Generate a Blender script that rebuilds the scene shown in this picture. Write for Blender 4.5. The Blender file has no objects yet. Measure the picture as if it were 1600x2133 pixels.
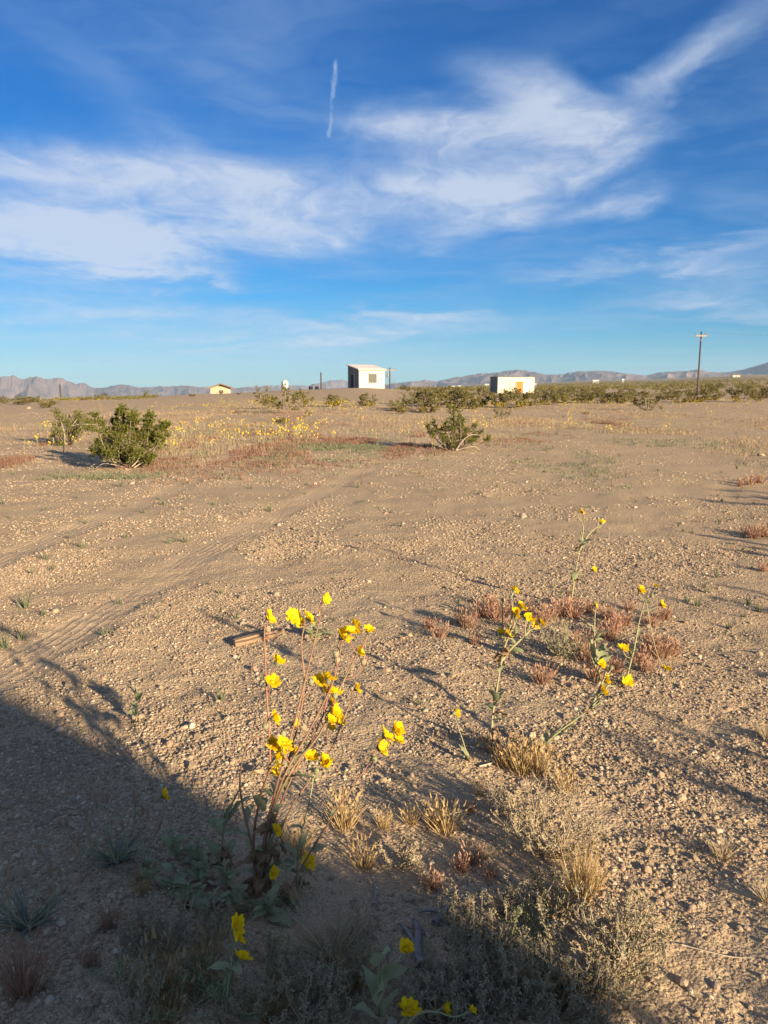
import bpy, math, random
import numpy as np
from mathutils import Vector, Matrix

R = math.radians
random.seed(7)
RNG = np.random.default_rng(11)
SC = bpy.context.scene
COL = SC.collection

# ------------------------------------------------------------------ camera
EYE = 1.5
PITCH = 9.43
FPX = 1602.0                      # focal length in pixels of the 1600 x 2133 photograph
cam_d = bpy.data.cameras.new('camera')
cam = bpy.data.objects.new('camera', cam_d)
COL.objects.link(cam)
cam_d.sensor_fit = 'VERTICAL'
cam_d.sensor_height = 34.6
cam_d.lens = 26.0
cam_d.clip_start = 0.05
cam_d.clip_end = 60000
cam.location = (0, 0, EYE)
cam.rotation_euler = (R(90 - PITCH), 0, 0)
SC.camera = cam
SC.render.resolution_x, SC.render.resolution_y = 768, 1024

# ------------------------------------------------------------------ light
SUN_EL = 14.5
SHADOW_AZ = 41.0                  # shadows fall this far to the left of straight ahead
SUN_ROT = 180.0 - SHADOW_AZ       # compass bearing of the sun (clockwise from +Y)
sun_d = bpy.data.lights.new('sun', 'SUN')
sun_d.energy = 5.0
sun_d.angle = R(0.8)
sun_d.color = (1.0, 0.81, 0.545)
sun = bpy.data.objects.new('sun', sun_d)
COL.objects.link(sun)
_d = Vector((-math.sin(R(SHADOW_AZ)) * math.cos(R(SUN_EL)), math.cos(R(SHADOW_AZ)) * math.cos(R(SUN_EL)), -math.sin(R(SUN_EL))))
sun.rotation_euler = _d.to_track_quat('-Z', 'Y').to_euler()
sun.location = (20, -20, 30)

SC.view_settings.view_transform = 'Standard'
SC.view_settings.look = 'None'
EXPOSURE = 1.45
SC.view_settings.exposure = EXPOSURE
SC.view_settings.gamma = 1.0
SC.view_settings.use_curve_mapping = False
SC.cycles.use_denoising = True
SC.cycles.max_bounces = 6
SC.cycles.diffuse_bounces = 2
SC.cycles.glossy_bounces = 2
SC.cycles.transmission_bounces = 3
SC.cycles.volume_bounces = 0
SC.cycles.transparent_max_bounces = 8
SC.cycles.sample_clamp_indirect = 4.0


def px_dir(px, py):
    u = (px - 800.0) / FPX
    v = (1066.5 - py) / FPX
    cp, sp = math.cos(R(PITCH)), math.sin(R(PITCH))
    return Vector((u, cp + v * sp, -sp + v * cp))


def P(px, py, depth):
    """point seen at a pixel of the photograph, at a forward distance"""
    d = px_dir(px, py)
    return Vector((0, 0, EYE)) + d * (depth / d.y)


# ------------------------------------------------------------------ world: sky with thin clouds
W = bpy.data.worlds.new('World')
SC.world = W
W.use_nodes = True


class NT:
    """small helper for writing node trees"""
    def __init__(self, tree):
        self.t = tree
        self.n = tree.nodes
        self.l = tree.links

    def new(self, kind, **kw):
        n = self.n.new(kind)
        for k, v in kw.items():
            setattr(n, k, v)
        return n

    def put(self, sock, v):
        if isinstance(v, bpy.types.NodeSocket):
            self.l.new(v, sock)
        elif v is not None:
            sock.default_value = v

    def math(self, op, a, b=None, c=None, clamp=False):
        n = self.new('ShaderNodeMath', operation=op)
        n.use_clamp = clamp
        for i, v in enumerate((a, b, c)):
            self.put(n.inputs[i], v)
        return n.outputs[0]

    def vmath(self, op, a, b=None, out=0):
        n = self.new('ShaderNodeVectorMath', operation=op)
        self.put(n.inputs[0], a)
        if b is not None:
            self.put(n.inputs[1], b)
        return n.outputs[out]

    def noise(self, vec, scale, detail=4.0, rough=0.55, dist=0.0, out=0):
        n = self.new('ShaderNodeTexNoise')
        self.put(n.inputs['Vector'], vec)
        n.inputs['Scale'].default_value = scale
        n.inputs['Detail'].default_value = detail
        n.inputs['Roughness'].default_value = rough
        n.inputs['Distortion'].default_value = dist
        return n.outputs[out]

    def rng(self, v, a, b, c=0.0, d=1.0, smooth=False):
        n = self.new('ShaderNodeMapRange')
        n.interpolation_type = 'SMOOTHSTEP' if smooth else 'LINEAR'
        n.clamp = True
        self.put(n.inputs[0], v)
        for i, q in enumerate((a, b, c, d)):
            self.put(n.inputs[1 + i], q)
        return n.outputs[0]

    def mix(self, f, a, b, mode='MIX'):
        n = self.new('ShaderNodeMix', data_type='RGBA', blend_type=mode)
        self.put(n.inputs[0], f)
        for i, v in ((6, a), (7, b)):
            if isinstance(v, tuple) and len(v) == 3:
                v = v + (1.0,)
            self.put(n.inputs[i], v)
        return n.outputs[2]

    def mapping(self, vec, loc=(0, 0, 0), rot=(0, 0, 0), scale=(1, 1, 1), kind='POINT'):
        n = self.new('ShaderNodeMapping', vector_type=kind)
        self.put(n.inputs[0], vec)
        n.inputs[1].default_value = loc
        n.inputs[2].default_value = rot
        n.inputs[3].default_value = scale
        return n.outputs[0]


def azel(px, py):
    d = px_dir(px, py).normalized()
    return math.atan2(d.x, d.y), math.asin(d.z)


def build_world():
    t = NT(W.node_tree)
    t.n.clear()
    out = t.new('ShaderNodeOutputWorld')
    bg = t.new('ShaderNodeBackground')
    sky = t.new('ShaderNodeTexSky', sky_type='NISHITA')
    sky.sun_disc = False
    sky.sun_elevation = R(SUN_EL)
    sky.sun_rotation = R(SUN_ROT)
    sky.altitude = 700
    sky.air_density = 1.0
    sky.dust_density = 0.0
    sky.ozone_density = 3.5
    hs = t.new('ShaderNodeHueSaturation')
    hs.inputs['Saturation'].default_value = 1.22
    hs.inputs['Value'].default_value = 1.0
    t.l.new(t.vmath('MINIMUM', t.vmath('MULTIPLY', sky.outputs[0], (0.143, 0.166, 0.186)), (2.0, 2.0, 2.0)), hs.inputs['Color'])
    sc_ = t.new('ShaderNodeSeparateColor')
    t.l.new(hs.outputs[0], sc_.inputs[0])
    gm = t.new('ShaderNodeCombineColor')
    for i_, (g_, k_) in enumerate(((1.42, 0.34), (1.02, 0.535), (1.00, 0.67))):
        t.l.new(t.math('MULTIPLY', t.math('POWER', sc_.outputs[i_], g_), k_), gm.inputs[i_])
    SKY_STRENGTH = 0.10
    kk = 1.0 / (SKY_STRENGTH * 2 ** EXPOSURE)
    blue = t.vmath('MULTIPLY', gm.outputs[0], (kk, kk, kk))
    geo = t.new('ShaderNodeTexCoord')
    d = geo.outputs['Generated']
    sep = t.new('ShaderNodeSeparateXYZ')
    t.l.new(d, sep.inputs[0])
    az = t.math('ARCTAN2', sep.outputs[0], sep.outputs[1])
    el = t.math('ARCSINE', sep.outputs[2])
    # cloud-plane coordinates (the layer lies flat overhead)
    zz = t.math('ADD', t.math('MAXIMUM', sep.outputs[2], 0.0), 0.10)
    cu = t.math('DIVIDE', sep.outputs[0], zz)
    cv = t.math('DIVIDE', sep.outputs[1], zz)
    pl = t.new('ShaderNodeCombineXYZ')
    t.l.new(cu, pl.inputs[0]); t.l.new(cv, pl.inputs[1])
    pl = pl.outputs[0]
    ae = t.new('ShaderNodeCombineXYZ')
    t.l.new(az, ae.inputs[0]); t.l.new(el, ae.inputs[1])
    ae = ae.outputs[0]
    # ragged edges: warp direction coordinates with noise
    wn = t.noise(pl, 1.6, 5.0, 0.6, 0.4, out=1)
    wn = t.vmath('SUBTRACT', wn, (0.5, 0.5, 0.5))
    wn = t.vmath('MULTIPLY', wn, (0.20, 0.09, 0.0))
    aw = t.vmath('ADD', ae, wn)
    acc = None
    # px, py, half width px, half height px, turn, weight
    blobs = [
        (230, 440, 460, 185, 6, 0.95), (410, 345, 210, 95, -10, 0.55), (150, 520, 380, 95, 0, 0.75),
        (60, 330, 240, 70, 0, 0.6), (330, 572, 170, 30, 0, 0.6), (600, 480, 120, 90, 0, 0.45),
        (880, 420, 460, 150, 4, 0.9), (850, 275, 190, 75, -6, 0.75), (1000, 490, 200, 55, 6, 0.55),
        (1080, 190, 190, 75, -14, 0.80), (1120, 275, 190, 85, 0, 0.85), (1290, 290, 190, 70, 10, 0.72),
        (1050, 380, 320, 45, 3, 0.45), (1290, 425, 130, 38, 16, 0.62),
        (1500, 80, 260, 75, 27, 0.68), (1380, 160, 240, 60, 22, 0.35),
        (1210, 560, 260, 34, 5, 0.72), (1500, 540, 240, 70, 4, 0.75), (1560, 490, 170, 28, 5, 0.45),
        (1480, 630, 340, 44, 1, 0.75), (880, 672, 380, 40, 2, 0.62), (420, 712, 800, 85, 0, 0.75),
        (200, 640, 360, 45, 0, 0.5), (180, 120, 260, 80, -25, 0.36), (490, 160, 190, 100, -20, 0.42),
        (1150, 60, 190, 60, 10, 0.22), (640, 80, 300, 60, 0, 0.2),
    ]
    for (px, py, hw, hh, rot, wgt) in blobs:
        a0, e0 = azel(px, py)
        a1, _e = azel(px + hw, py)
        _a, e1 = azel(px, py - hh)
        m = t.mapping(aw, (a0, e0, 0), (0, 0, R(rot)), (abs(a1 - a0), abs(e1 - e0), 1), 'TEXTURE')
        ln = t.vmath('LENGTH', m, out=1)
        f = t.math('MULTIPLY', t.rng(ln, 1.35, 0.05, 0.0, 1.0, True), wgt)
        acc = f if acc is None else t.math('ADD', acc, f)
    # beyond the frame the thin deck goes on, its cover raised to brighten the shade
    wide = t.noise(t.mapping(pl, (3.1, 1.7, 0), (0, 0, 0.4), (0.5, 0.9, 1)), 0.9, 3.0, 0.5)
    wide = t.rng(wide, 0.33, 0.68, 0.1, 1.15, True)
    front = t.math('MULTIPLY', t.rng(t.math('ABSOLUTE', az), 0.50, 0.75, 1.0, 0.0, True),
                   t.rng(el, 0.52, 0.72, 1.0, 0.0, True))
    acc = t.math('ADD', t.math('MULTIPLY', acc, front), t.math('MULTIPLY', wide, t.math('SUBTRACT', 1.0, front)))
    # wisps
    pw = t.vmath('ADD', pl, t.vmath('MULTIPLY', t.noise(pl, 1.1, 4, 0.55, 0, 1), (0.9, 0.9, 0)))
    n1 = t.noise(t.mapping(pw, (0, 0, 0), (0, 0, R(-28)), (0.9, 1.35, 1)), 1.5, 12.0, 0.60, 0.3)
    n2 = t.noise(t.mapping(pw, (5, 2, 0), (0, 0, R(22)), (2.4, 1.0, 1)), 3.2, 12.0, 0.66, 0.25)
    wis = t.math('ADD', t.math('MULTIPLY', n1, 0.58), t.math('MULTIPLY', n2, 0.42))
    wis = t.rng(wis, 0.32, 0.65, 0.46, 1.25)
    dens = t.math('MULTIPLY', acc, wis)
    dens = t.rng(dens, 0.0, 1.2, 0.0, 0.84)
    veil = t.rng(t.noise(t.mapping(pw, (9, 4, 0), (0, 0, R(-35)), (0.8, 1.6, 1)), 1.3, 10.0, 0.62, 0.4), 0.38, 0.72, 0.02, 0.30, True)
    dens = t.math('MAXIMUM', dens, veil)
    # a short broken contrail
    c0, c1 = azel(700, 112), azel(686, 305)
    cm = t.vmath('ADD', ae, t.vmath('MULTIPLY', t.vmath('SUBTRACT', t.noise(ae, 60, 3, 0.6, 0, 1), (0.5, 0.5, 0.5)), (0.009, 0.02, 0)))
    ang = math.atan2(c1[0] - c0[0], -(c1[1] - c0[1]))
    cm = t.mapping(cm, ((c0[0] + c1[0]) / 2, (c0[1] + c1[1]) / 2, 0), (0, 0, ang), (0.0060, abs(c1[1] - c0[1]) / 2, 1), 'TEXTURE')
    cs = t.new('ShaderNodeSeparateXYZ')
    t.l.new(cm, cs.inputs[0])
    cf = t.math('MULTIPLY', t.rng(t.math('ABSOLUTE', cs.outputs[0]), 1.0, 0.1, 0, 1, True), t.rng(t.math('ABSOLUTE', cs.outputs[1]), 1.05, 0.75, 0, 1, True))
    cf = t.math('MULTIPLY', cf, t.rng(t.noise(ae, 45, 4, 0.6), 0.25, 0.65, 0.18, 0.60))
    dens = t.math('MAXIMUM', dens, cf)
    ccol = t.mix(t.rng(dens, 0.2, 0.75), (0.33 * kk, 0.50 * kk, 0.77 * kk), (0.64 * kk, 0.72 * kk, 0.86 * kk))
    col = t.mix(dens, blue, ccol)
    t.l.new(col, bg.inputs['Color'])
    bg.inputs['Strength'].default_value = SKY_STRENGTH
    t.l.new(bg.outputs[0], out.inputs[0])
    W.cycles.sampling_method = 'MANUAL'
    W.cycles.sample_map_resolution = 512


build_world()

# ------------------------------------------------------------------ noise and terrain functions


def _hash(ix, iy, seed):
    h = (ix.astype(np.int64) * 374761393 + iy.astype(np.int64) * 668265263 + seed * 974634777) & 0xFFFFFFFF
    h = ((h ^ (h >> 13)) * 1274126177) & 0xFFFFFFFF
    h = (h ^ (h >> 16)) & 0xFFFFFFFF
    return h.astype(np.float64) / 4294967295.0


def vnoise(x, y, seed=0):
    x = np.asarray(x, float); y = np.asarray(y, float)
    ix, iy = np.floor(x), np.floor(y)
    fx, fy = x - ix, y - iy
    fx = fx * fx * fx * (fx * (fx * 6 - 15) + 10)
    fy = fy * fy * fy * (fy * (fy * 6 - 15) + 10)
    a = _hash(ix, iy, seed); b = _hash(ix + 1, iy, seed)
    c = _hash(ix, iy + 1, seed); d = _hash(ix + 1, iy + 1, seed)
    return (a + (b - a) * fx) * (1 - fy) + (c + (d - c) * fx) * fy - 0.5


def fbm(x, y, seed=0, octs=4, gain=0.5):
    s = 0; a = 1.0
    for o in range(octs):
        s = s + a * vnoise(x * 2 ** o + 13.7 * o, y * 2 ** o - 7.1 * o, seed + o)
        a *= gain
    return s


ROW_D = [1, 15, 30, 50, 80, 120, 180, 300, 600, 1200, 3000, 7000, 12000]
FLAT = None


def y2z(y, d):
    a = math.atan((y - 1066.5) / FPX) + R(PITCH)
    return EYE - d * math.tan(a)


# image row at which the ground of each bearing lies at each distance (None: level)
COLS = {
    -2600: [None, None, None, 848, 833, 834, 838, 845, 850, 848, 842, 838, 838],
    0:     [None, None, None, 848, 833, 834, 838, 845, 850, 848, 842, 838, 838],
    200:   [None, None, None, 847, 831, 829, 831, 836, 842, 842, 838, 836, 836],
    450:   [None, None, 879, 845, 828, 822, 820, 824, 832, 834, 832, 830, 830],
    640:   [None, None, 877, 842, 823, 812, 811, 815, 822, 824, 824, 822, 822],
    750:   [None, None, 876, 840, 821, 808, 808, 812, 818, 818, 818, 816, 816],
    850:   [None, None, 877, 843, 824, 812, 811, 812, 812, 811, 809, 808, 808],
    1050:  [None, None, None, 847, 829, 820, 815, 811, 807, 804, 801, 799, 799],
    1300:  [None, None, None, 846, 827, 817, 811, 805, 801, 797, 794, 792, 792],
    1600:  [None, None, None, 845, 826, 815, 807, 800, 794, 790, 786, 783, 782],
    4200:  [None, None, None, 845, 826, 815, 807, 800, 794, 790, 786, 783, 782],
}
_az_keys, _rows = [], []
for pxk, ys in COLS.items():
    _az_keys.append(math.atan((pxk - 800) / 1624.0))
    _rows.append([0.0 if q is None else y2z(q, dd) for q, dd in zip(ys, ROW_D)])
_az_keys = [-math.pi] + _az_keys + [math.pi]
_rows = [[0.0] * len(ROW_D)] + _rows + [[0.0] * len(ROW_D)]
_AZ = np.array(_az_keys); _TAB = np.array(_rows); _LD = np.log(np.array(ROW_D, float))


def z_big(x, y):
    x = np.asarray(x, float); y = np.asarray(y, float)
    az = np.arctan2(x, y)
    ld = np.clip(np.log(np.maximum(np.hypot(x, y), 1.0)), _LD[0], _LD[-1])
    i = np.clip(np.searchsorted(_AZ, az) - 1, 0, len(_AZ) - 2)
    j = np.clip(np.searchsorted(_LD, ld) - 1, 0, len(_LD) - 2)
    u = (az - _AZ[i]) / (_AZ[i + 1] - _AZ[i]); u = u * u * (3 - 2 * u)
    v = (ld - _LD[j]) / (_LD[j + 1] - _LD[j])
    return ((_TAB[i, j] * (1 - u) + _TAB[i + 1, j] * u) * (1 - v) + (_TAB[i, j + 1] * (1 - u) + _TAB[i + 1, j + 1] * u) * v)


def flat_hit(px, py):
    d = px_dir(px, py)
    t = -EYE / d.z
    return (d.x * t, d.y * t)


# wheel tracks in the sand, as lines on the ground
TRACKS = []
for pts in ([(-260, 1560), (0, 1405), (250, 1255), (450, 1140), (620, 1050), (740, 990), (820, 950), (900, 915)],
            [(-200, 1250), (0, 1165), (250, 1068), (400, 1005), (520, 965), (600, 938)]):
    g = np.array([flat_hit(*p) for p in pts])
    # dense resample
    tt = np.linspace(0, len(g) - 1, 90)
    xs = np.interp(tt, range(len(g)), g[:, 0]); ys = np.interp(tt, range(len(g)), g[:, 1])
    TRACKS.append(np.stack([xs, ys], 1))
TRACK_W = [0.24, 0.20]


def track_dist(x, y):
    """signed distance to the nearest wheel track, its half width"""
    best = np.full(x.shape, 9.0); sgn = np.full(x.shape, 9.0); hw = np.full(x.shape, 0.2)
    for T, w in zip(TRACKS, TRACK_W):
        a = T[:-1]; b = T[1:]
        for k in range(len(a)):
            ab = b[k] - a[k]; L2 = ab @ ab + 1e-9
            u = np.clip(((x - a[k, 0]) * ab[0] + (y - a[k, 1]) * ab[1]) / L2, 0, 1)
            dx = x - (a[k, 0] + u * ab[0]); dy = y - (a[k, 1] + u * ab[1])
            dd = np.hypot(dx, dy)
            m = dd < best
            best = np.where(m, dd, best)
            sgn = np.where(m, dd * np.sign(ab[0] * dy - ab[1] * dx), sgn)
            hw = np.where(m, w, hw)
    return sgn, hw


def track_mask(x, y):
    x = np.asarray(x, float); y = np.asarray(y, float)
    out = np.zeros(x.shape); sg = np.full(x.shape, 9.0)
    near = (np.hypot(x, y) < 40) & (y > 0)
    if near.any():
        s, w = track_dist(x[near], y[near])
        out[near] = np.clip(1.25 - np.abs(s) / w, 0, 1)
        sg[near] = s
    return out, sg


def ground_z(x, y, tracks=True):
    x = np.atleast_1d(np.asarray(x, float)); y = np.atleast_1d(np.asarray(y, float))
    d = np.hypot(x, y)
    z = z_big(x, y)
    f_small = np.clip(1.6 - d / 14.0, 0, 1)
    z = z + 0.026 * fbm(x * 0.9, y * 0.9, 3, 3) * np.clip(d / 3, 0.35, 1)
    z = z + 0.013 * fbm(x * 3.3, y * 3.3, 9, 3) * (0.4 + f_small)
    z = z + 0.0085 * fbm(x * 16, y * 16, 21, 3, 0.6) * f_small
    z = z + 0.07 * fbm(x * 0.2, y * 0.2, 33, 2) * np.clip((d - 8) / 30, 0, 1)
    z = z + 0.5 * fbm(x * 0.012, y * 0.012, 51, 3) * np.clip((d - 150) / 300, 0, 1)
    if tracks:
        m, s = track_mask(x, y)
        z = z - 0.008 * np.clip(m * 2, 0, 1) + 0.006 * np.exp(-((np.abs(s) - 0.22) / 0.05) ** 2) * (np.abs(s) < 0.8)
    return z


def gz(x, y):
    return float(ground_z(x, y)[0])


def hit(px, py):
    """where the ground is seen at a pixel"""
    d = px_dir(px, py)
    t0 = 1.0
    prev = 1.0
    while t0 < 20000:
        p = Vector((0, 0, EYE)) + d * t0
        if p.z < float(z_big(p.x, p.y)):
            break
        prev = t0
        t0 *= 1.02
    lo, hi = prev, t0
    for _ in range(24):
        m = (lo + hi) / 2
        p = Vector((0, 0, EYE)) + d * m
        if p.z < float(z_big(p.x, p.y)):
            hi = m
        else:
            lo = m
    p = Vector((0, 0, EYE)) + d * hi
    p.z = gz(p.x, p.y)
    return p


# ------------------------------------------------------------------ object helpers

def tag(o, label=None, cat=None, group=None, kind=None):
    if label: o['label'] = label
    if cat: o['category'] = cat
    if group: o['group'] = group
    if kind: o['kind'] = kind
    return o


def thing(name, label, cat, loc=(0, 0, 0), rz=0.0, group=None):
    o = bpy.data.objects.new(name, None)
    o.empty_display_size = 0.1
    COL.objects.link(o)
    o.location = loc
    o.rotation_euler = (0, 0, rz)
    return tag(o, label, cat, group)


class MB:
    """collects geometry for one mesh"""
    def __init__(self):
        self.v = []; self.f = []; self.m = []; self.nv = 0; self.mi = 0; self.smooth = False

    def add(self, verts, faces):
        o = self.nv
        self.v.extend([tuple(p) for p in verts])
        self.nv += len(verts)
        for q in faces:
            self.f.append(tuple(i + o for i in q))
            self.m.append(self.mi)

    def box(self, x0, x1, y0, y1, z0, z1):
        self.add([(x0, y0, z0), (x1, y0, z0), (x1, y1, z0), (x0, y1, z0), (x0, y0, z1), (x1, y0, z1), (x1, y1, z1), (x0, y1, z1)],
                 [(3, 2, 1, 0), (4, 5, 6, 7), (0, 1, 5, 4), (1, 2, 6, 5), (2, 3, 7, 6), (3, 0, 4, 7)])

    def hexa(self, lo, hi):
        """solid between a lower and an upper ring of points"""
        n = len(lo)
        self.add(list(lo) + list(hi), [tuple(reversed(range(n)))] + [tuple(range(n, 2 * n))] +
                 [(i, (i + 1) % n, n + (i + 1) % n, n + i) for i in range(n)])

    def tube(self, pts, r0, r1=None, sides=5, cap=True):
        r1 = r0 if r1 is None else r1
        pts = [Vector(p) for p in pts]
        n = len(pts)
        vs = []
        ref = Vector((0.31, 0.17, 0.93))
        for i, p in enumerate(pts):
            d = (pts[min(i + 1, n - 1)] - pts[max(i - 1, 0)])
            if d.length < 1e-9: d = Vector((0, 0, 1))
            d.normalize()
            a = d.cross(ref)
            if a.length < 0.05: a = d.cross(Vector((1, 0, 0)))
            a.normalize(); b = d.cross(a)
            r = r0 + (r1 - r0) * i / max(n - 1, 1)
            for k in range(sides):
                t = 2 * math.pi * k / sides
                vs.append(p + a * (math.cos(t) * r) + b * (math.sin(t) * r))
        fs = []
        for i in range(n - 1):
            for k in range(sides):
                k2 = (k + 1) % sides
                fs.append((i * sides + k, i * sides + k2, (i + 1) * sides + k2, (i + 1) * sides + k))
        if cap:
            fs.append(tuple(range(sides)))
            fs.append(tuple((n - 1) * sides + k for k in reversed(range(sides))))
        self.add(vs, fs)

    def lathe(self, prof, sides=16, centre=(0, 0, 0)):
        vs = []
        for r, z in prof:
            for k in range(sides):
                t = 2 * math.pi * k / sides
                vs.append((centre[0] + r * math.cos(t), centre[1] + r * math.sin(t), centre[2] + z))
        fs = []
        for i in range(len(prof) - 1):
            for k in range(sides):
                k2 = (k + 1) % sides
                fs.append((i * sides + k, i * sides + k2, (i + 1) * sides + k2, (i + 1) * sides + k))
        fs.append(tuple(reversed(range(sides))))
        fs.append(tuple((len(prof) - 1) * sides + k for k in range(sides)))
        self.add(vs, fs)

    def leaf(self, base, d, up, length, width, droop=0.3, fold=0.25, segs=4, tipw=0.0, wav=0.0):
        """a leaf blade: folded strip that bends down along its length"""
        d = Vector(d).normalized(); up = Vector(up)
        s = d.cross(up)
        if s.length < 1e-4: s = d.cross(Vector((0.3, 0.9, 0.1)))
        s.normalize(); u = s.cross(d).normalized()
        vs = []; p = Vector(base)
        for i in range(segs + 1):
            t = i / segs
            w = width * (math.sin(math.pi * (0.08 + 0.92 * t) ** 0.8) * 0.5 + 0.02 + tipw * t * 0.3)
            o = wav * math.sin(i * 2.1 + length * 90) * width
            vs += [p - s * w + u * (w * fold + o), p, p + s * w + u * (w * fold - o)]
            ang = droop / segs
            nd = d * math.cos(ang) - u * math.sin(ang)
            u = (u * math.cos(ang) + d * math.sin(ang)).normalized()
            d = nd.normalized()
            p = p + d * (length / segs)
        fs = []
        for i in range(segs):
            a = i * 3
            fs += [(a, a + 1, a + 4, a + 3), (a + 1, a + 2, a + 5, a + 4)]
        self.add(vs, fs)

    def blade(self, base, d, length, width, bend, segs=3):
        """a grass blade: narrow tapering strip"""
        d = Vector(d).normalized()
        s = d.cross(Vector((random.uniform(-1, 1), random.uniform(-1, 1), 0.2)))
        if s.length < 1e-4: s = Vector((1, 0, 0))
        s.normalize()
        p = Vector(base); vs = []
        bend = Vector(bend)
        for i in range(segs):
            w = width * (1 - 0.75 * i / segs) * 0.5
            vs += [p - s * w, p + s * w]
            p = p + d * (length / segs)
            d = (d + bend / segs).normalized()
        vs.append(p)
        fs = [(2 * i, 2 * i + 1, 2 * i + 3, 2 * i + 2) for i in range(segs - 1)]
        fs.append((2 * segs - 2, 2 * segs - 1, 2 * segs))
        self.add(vs, fs)

    def flake(self, p, n, size, asp=0.5):
        """a tiny leaf: folded diamond"""
        n = Vector(n).normalized()
        a = n.cross(Vector((random.uniform(-1, 1), random.uniform(-1, 1), random.uniform(-1, 1))))
        if a.length < 1e-4: a = Vector((1, 0, 0))
        a.normalize(); b = n.cross(a)
        p = Vector(p)
        self.add([p, p + a * size * 0.5 + b * size * asp * 0.5, p + a * size, p + a * size * 0.5 - b * size * asp * 0.5 + n * size * 0.12],
                 [(0, 1, 2), (0, 2, 3)])

    def mesh(self, name, mats, smooth=False):
        me = bpy.data.meshes.new(name)
        me.from_pydata(self.v, [], self.f)
        for m in (mats if isinstance(mats, (list, tuple)) else [mats]):
            me.materials.append(m)
        if len(me.materials) > 1:
            me.polygons.foreach_set('material_index', self.m)
        if smooth:
            me.polygons.foreach_set('use_smooth', [True] * len(me.polygons))
        me.update()
        return me

    def build(self, name, mats, parent=None, smooth=False):
        o = bpy.data.objects.new(name, self.mesh(name, mats, smooth))
        COL.objects.link(o)
        o.parent = parent
        return o


def link_mesh(name, me, parent=None, loc=(0, 0, 0), rot=(0, 0, 0), scale=(1, 1, 1)):
    o = bpy.data.objects.new(name, me)
    COL.objects.link(o)
    o.parent = parent
    o.location = loc; o.rotation_euler = rot; o.scale = scale
    return o


def np_mesh(name, V, F, mats, smooth=True):
    """mesh from arrays; F is (n,3) or (n,4)"""
    me = bpy.data.meshes.new(name)
    V = np.ascontiguousarray(V, dtype=np.float32); F = np.ascontiguousarray(F, dtype=np.int32)
    k = F.shape[1]
    me.vertices.add(len(V)); me.vertices.foreach_set('co', V.ravel())
    me.loops.add(F.size); me.loops.foreach_set('vertex_index', F.ravel())
    me.polygons.add(len(F))
    me.polygons.foreach_set('loop_start', np.arange(0, F.size, k, dtype=np.int32))
    me.polygons.foreach_set('use_smooth', np.full(len(F), smooth))
    for m in (mats if isinstance(mats, (list, tuple)) else [mats]):
        me.materials.append(m)
    me.update(calc_edges=True)
    return me


def curve_pts(pts, n=14):
    """smooth polyline through points"""
    pts = [Vector(p) for p in pts]
    if len(pts) == 2:
        return [pts[0].lerp(pts[1], i / n) for i in range(n + 1)]
    out = []
    m = len(pts) - 1
    per = max(2, n // m)
    for i in range(m):
        p0 = pts[max(i - 1, 0)]; p1 = pts[i]; p2 = pts[i + 1]; p3 = pts[min(i + 2, m)]
        for k in range(per):
            t = k / per
            out.append(0.5 * ((2 * p1) + (p2 - p0) * t + (2 * p0 - 5 * p1 + 4 * p2 - p3) * t * t + (3 * p1 - p0 - 3 * p2 + p3) * t ** 3))
    out.append(pts[-1])
    return out


# ------------------------------------------------------------------ materials

def new_mat(name):
    m = bpy.data.materials.new(name)
    m.use_nodes = True
    t = NT(m.node_tree)
    t.n.clear()
    out = t.new('ShaderNodeOutputMaterial')
    b = t.new('ShaderNodeBsdfPrincipled')
    b.inputs['Specular IOR Level'].default_value = 0.25
    b.inputs['Roughness'].default_value = 0.9
    t.l.new(b.outputs[0], out.inputs[0])
    return m, t, b, out


def plant_mat(name, c1, c2, trans=0.3, scale=30.0, rough=0.8, spec=0.15):
    """leafy material: two tones by noise and by object, some light through"""
    m, t, b, out = new_mat(name)
    tc = t.new('ShaderNodeTexCoord')
    oi = t.new('ShaderNodeObjectInfo')
    n = t.noise(tc.outputs['Object'], scale, 3, 0.6)
    f = t.math('ADD', t.rng(n, 0.3, 0.7), t.math('MULTIPLY', t.math('SUBTRACT', oi.outputs['Random'], 0.5), 0.5), clamp=True)
    col = t.mix(f, c1, c2)
    t.l.new(col, b.inputs['Base Color'])
    b.inputs['Roughness'].default_value = rough
    b.inputs['Specular IOR Level'].default_value = spec
    if trans > 0:
        tr = t.new('ShaderNodeBsdfTranslucent')
        t.l.new(col, tr.inputs['Color'])
        mx = t.new('ShaderNodeMixShader')
        mx.inputs[0].default_value = trans
        t.l.new(b.outputs[0], mx.inputs[1]); t.l.new(tr.outputs[0], mx.inputs[2])
        t.l.new(mx.outputs[0], out.inputs[0])
    return m


def solid_mat(name, c1, c2=None, scale=4.0, rough=0.8, bump=0.0, bscale=40.0, spec=0.25, stretch=(1, 1, 1)):
    m, t, b, out = new_mat(name)
    c2 = c2 or tuple(q * 0.8 for q in c1)
    tc = t.new('ShaderNodeTexCoord')
    v = t.mapping(tc.outputs['Object'], scale=stretch)
    n = t.noise(v, scale, 5, 0.6)
    t.l.new(t.mix(t.rng(n, 0.3, 0.7), c1, c2), b.inputs['Base Color'])
    b.inputs['Roughness'].default_value = rough
    b.inputs['Specular IOR Level'].default_value = spec
    if bump:
        bp = t.new('ShaderNodeBump')
        bp.inputs['Strength'].default_value = 0.6
        bp.inputs['Distance'].default_value = bump
        t.l.new(t.noise(v, bscale, 4, 0.6), bp.inputs['Height'])
        t.l.new(bp.outputs[0], b.inputs['Normal'])
    return m


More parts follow.
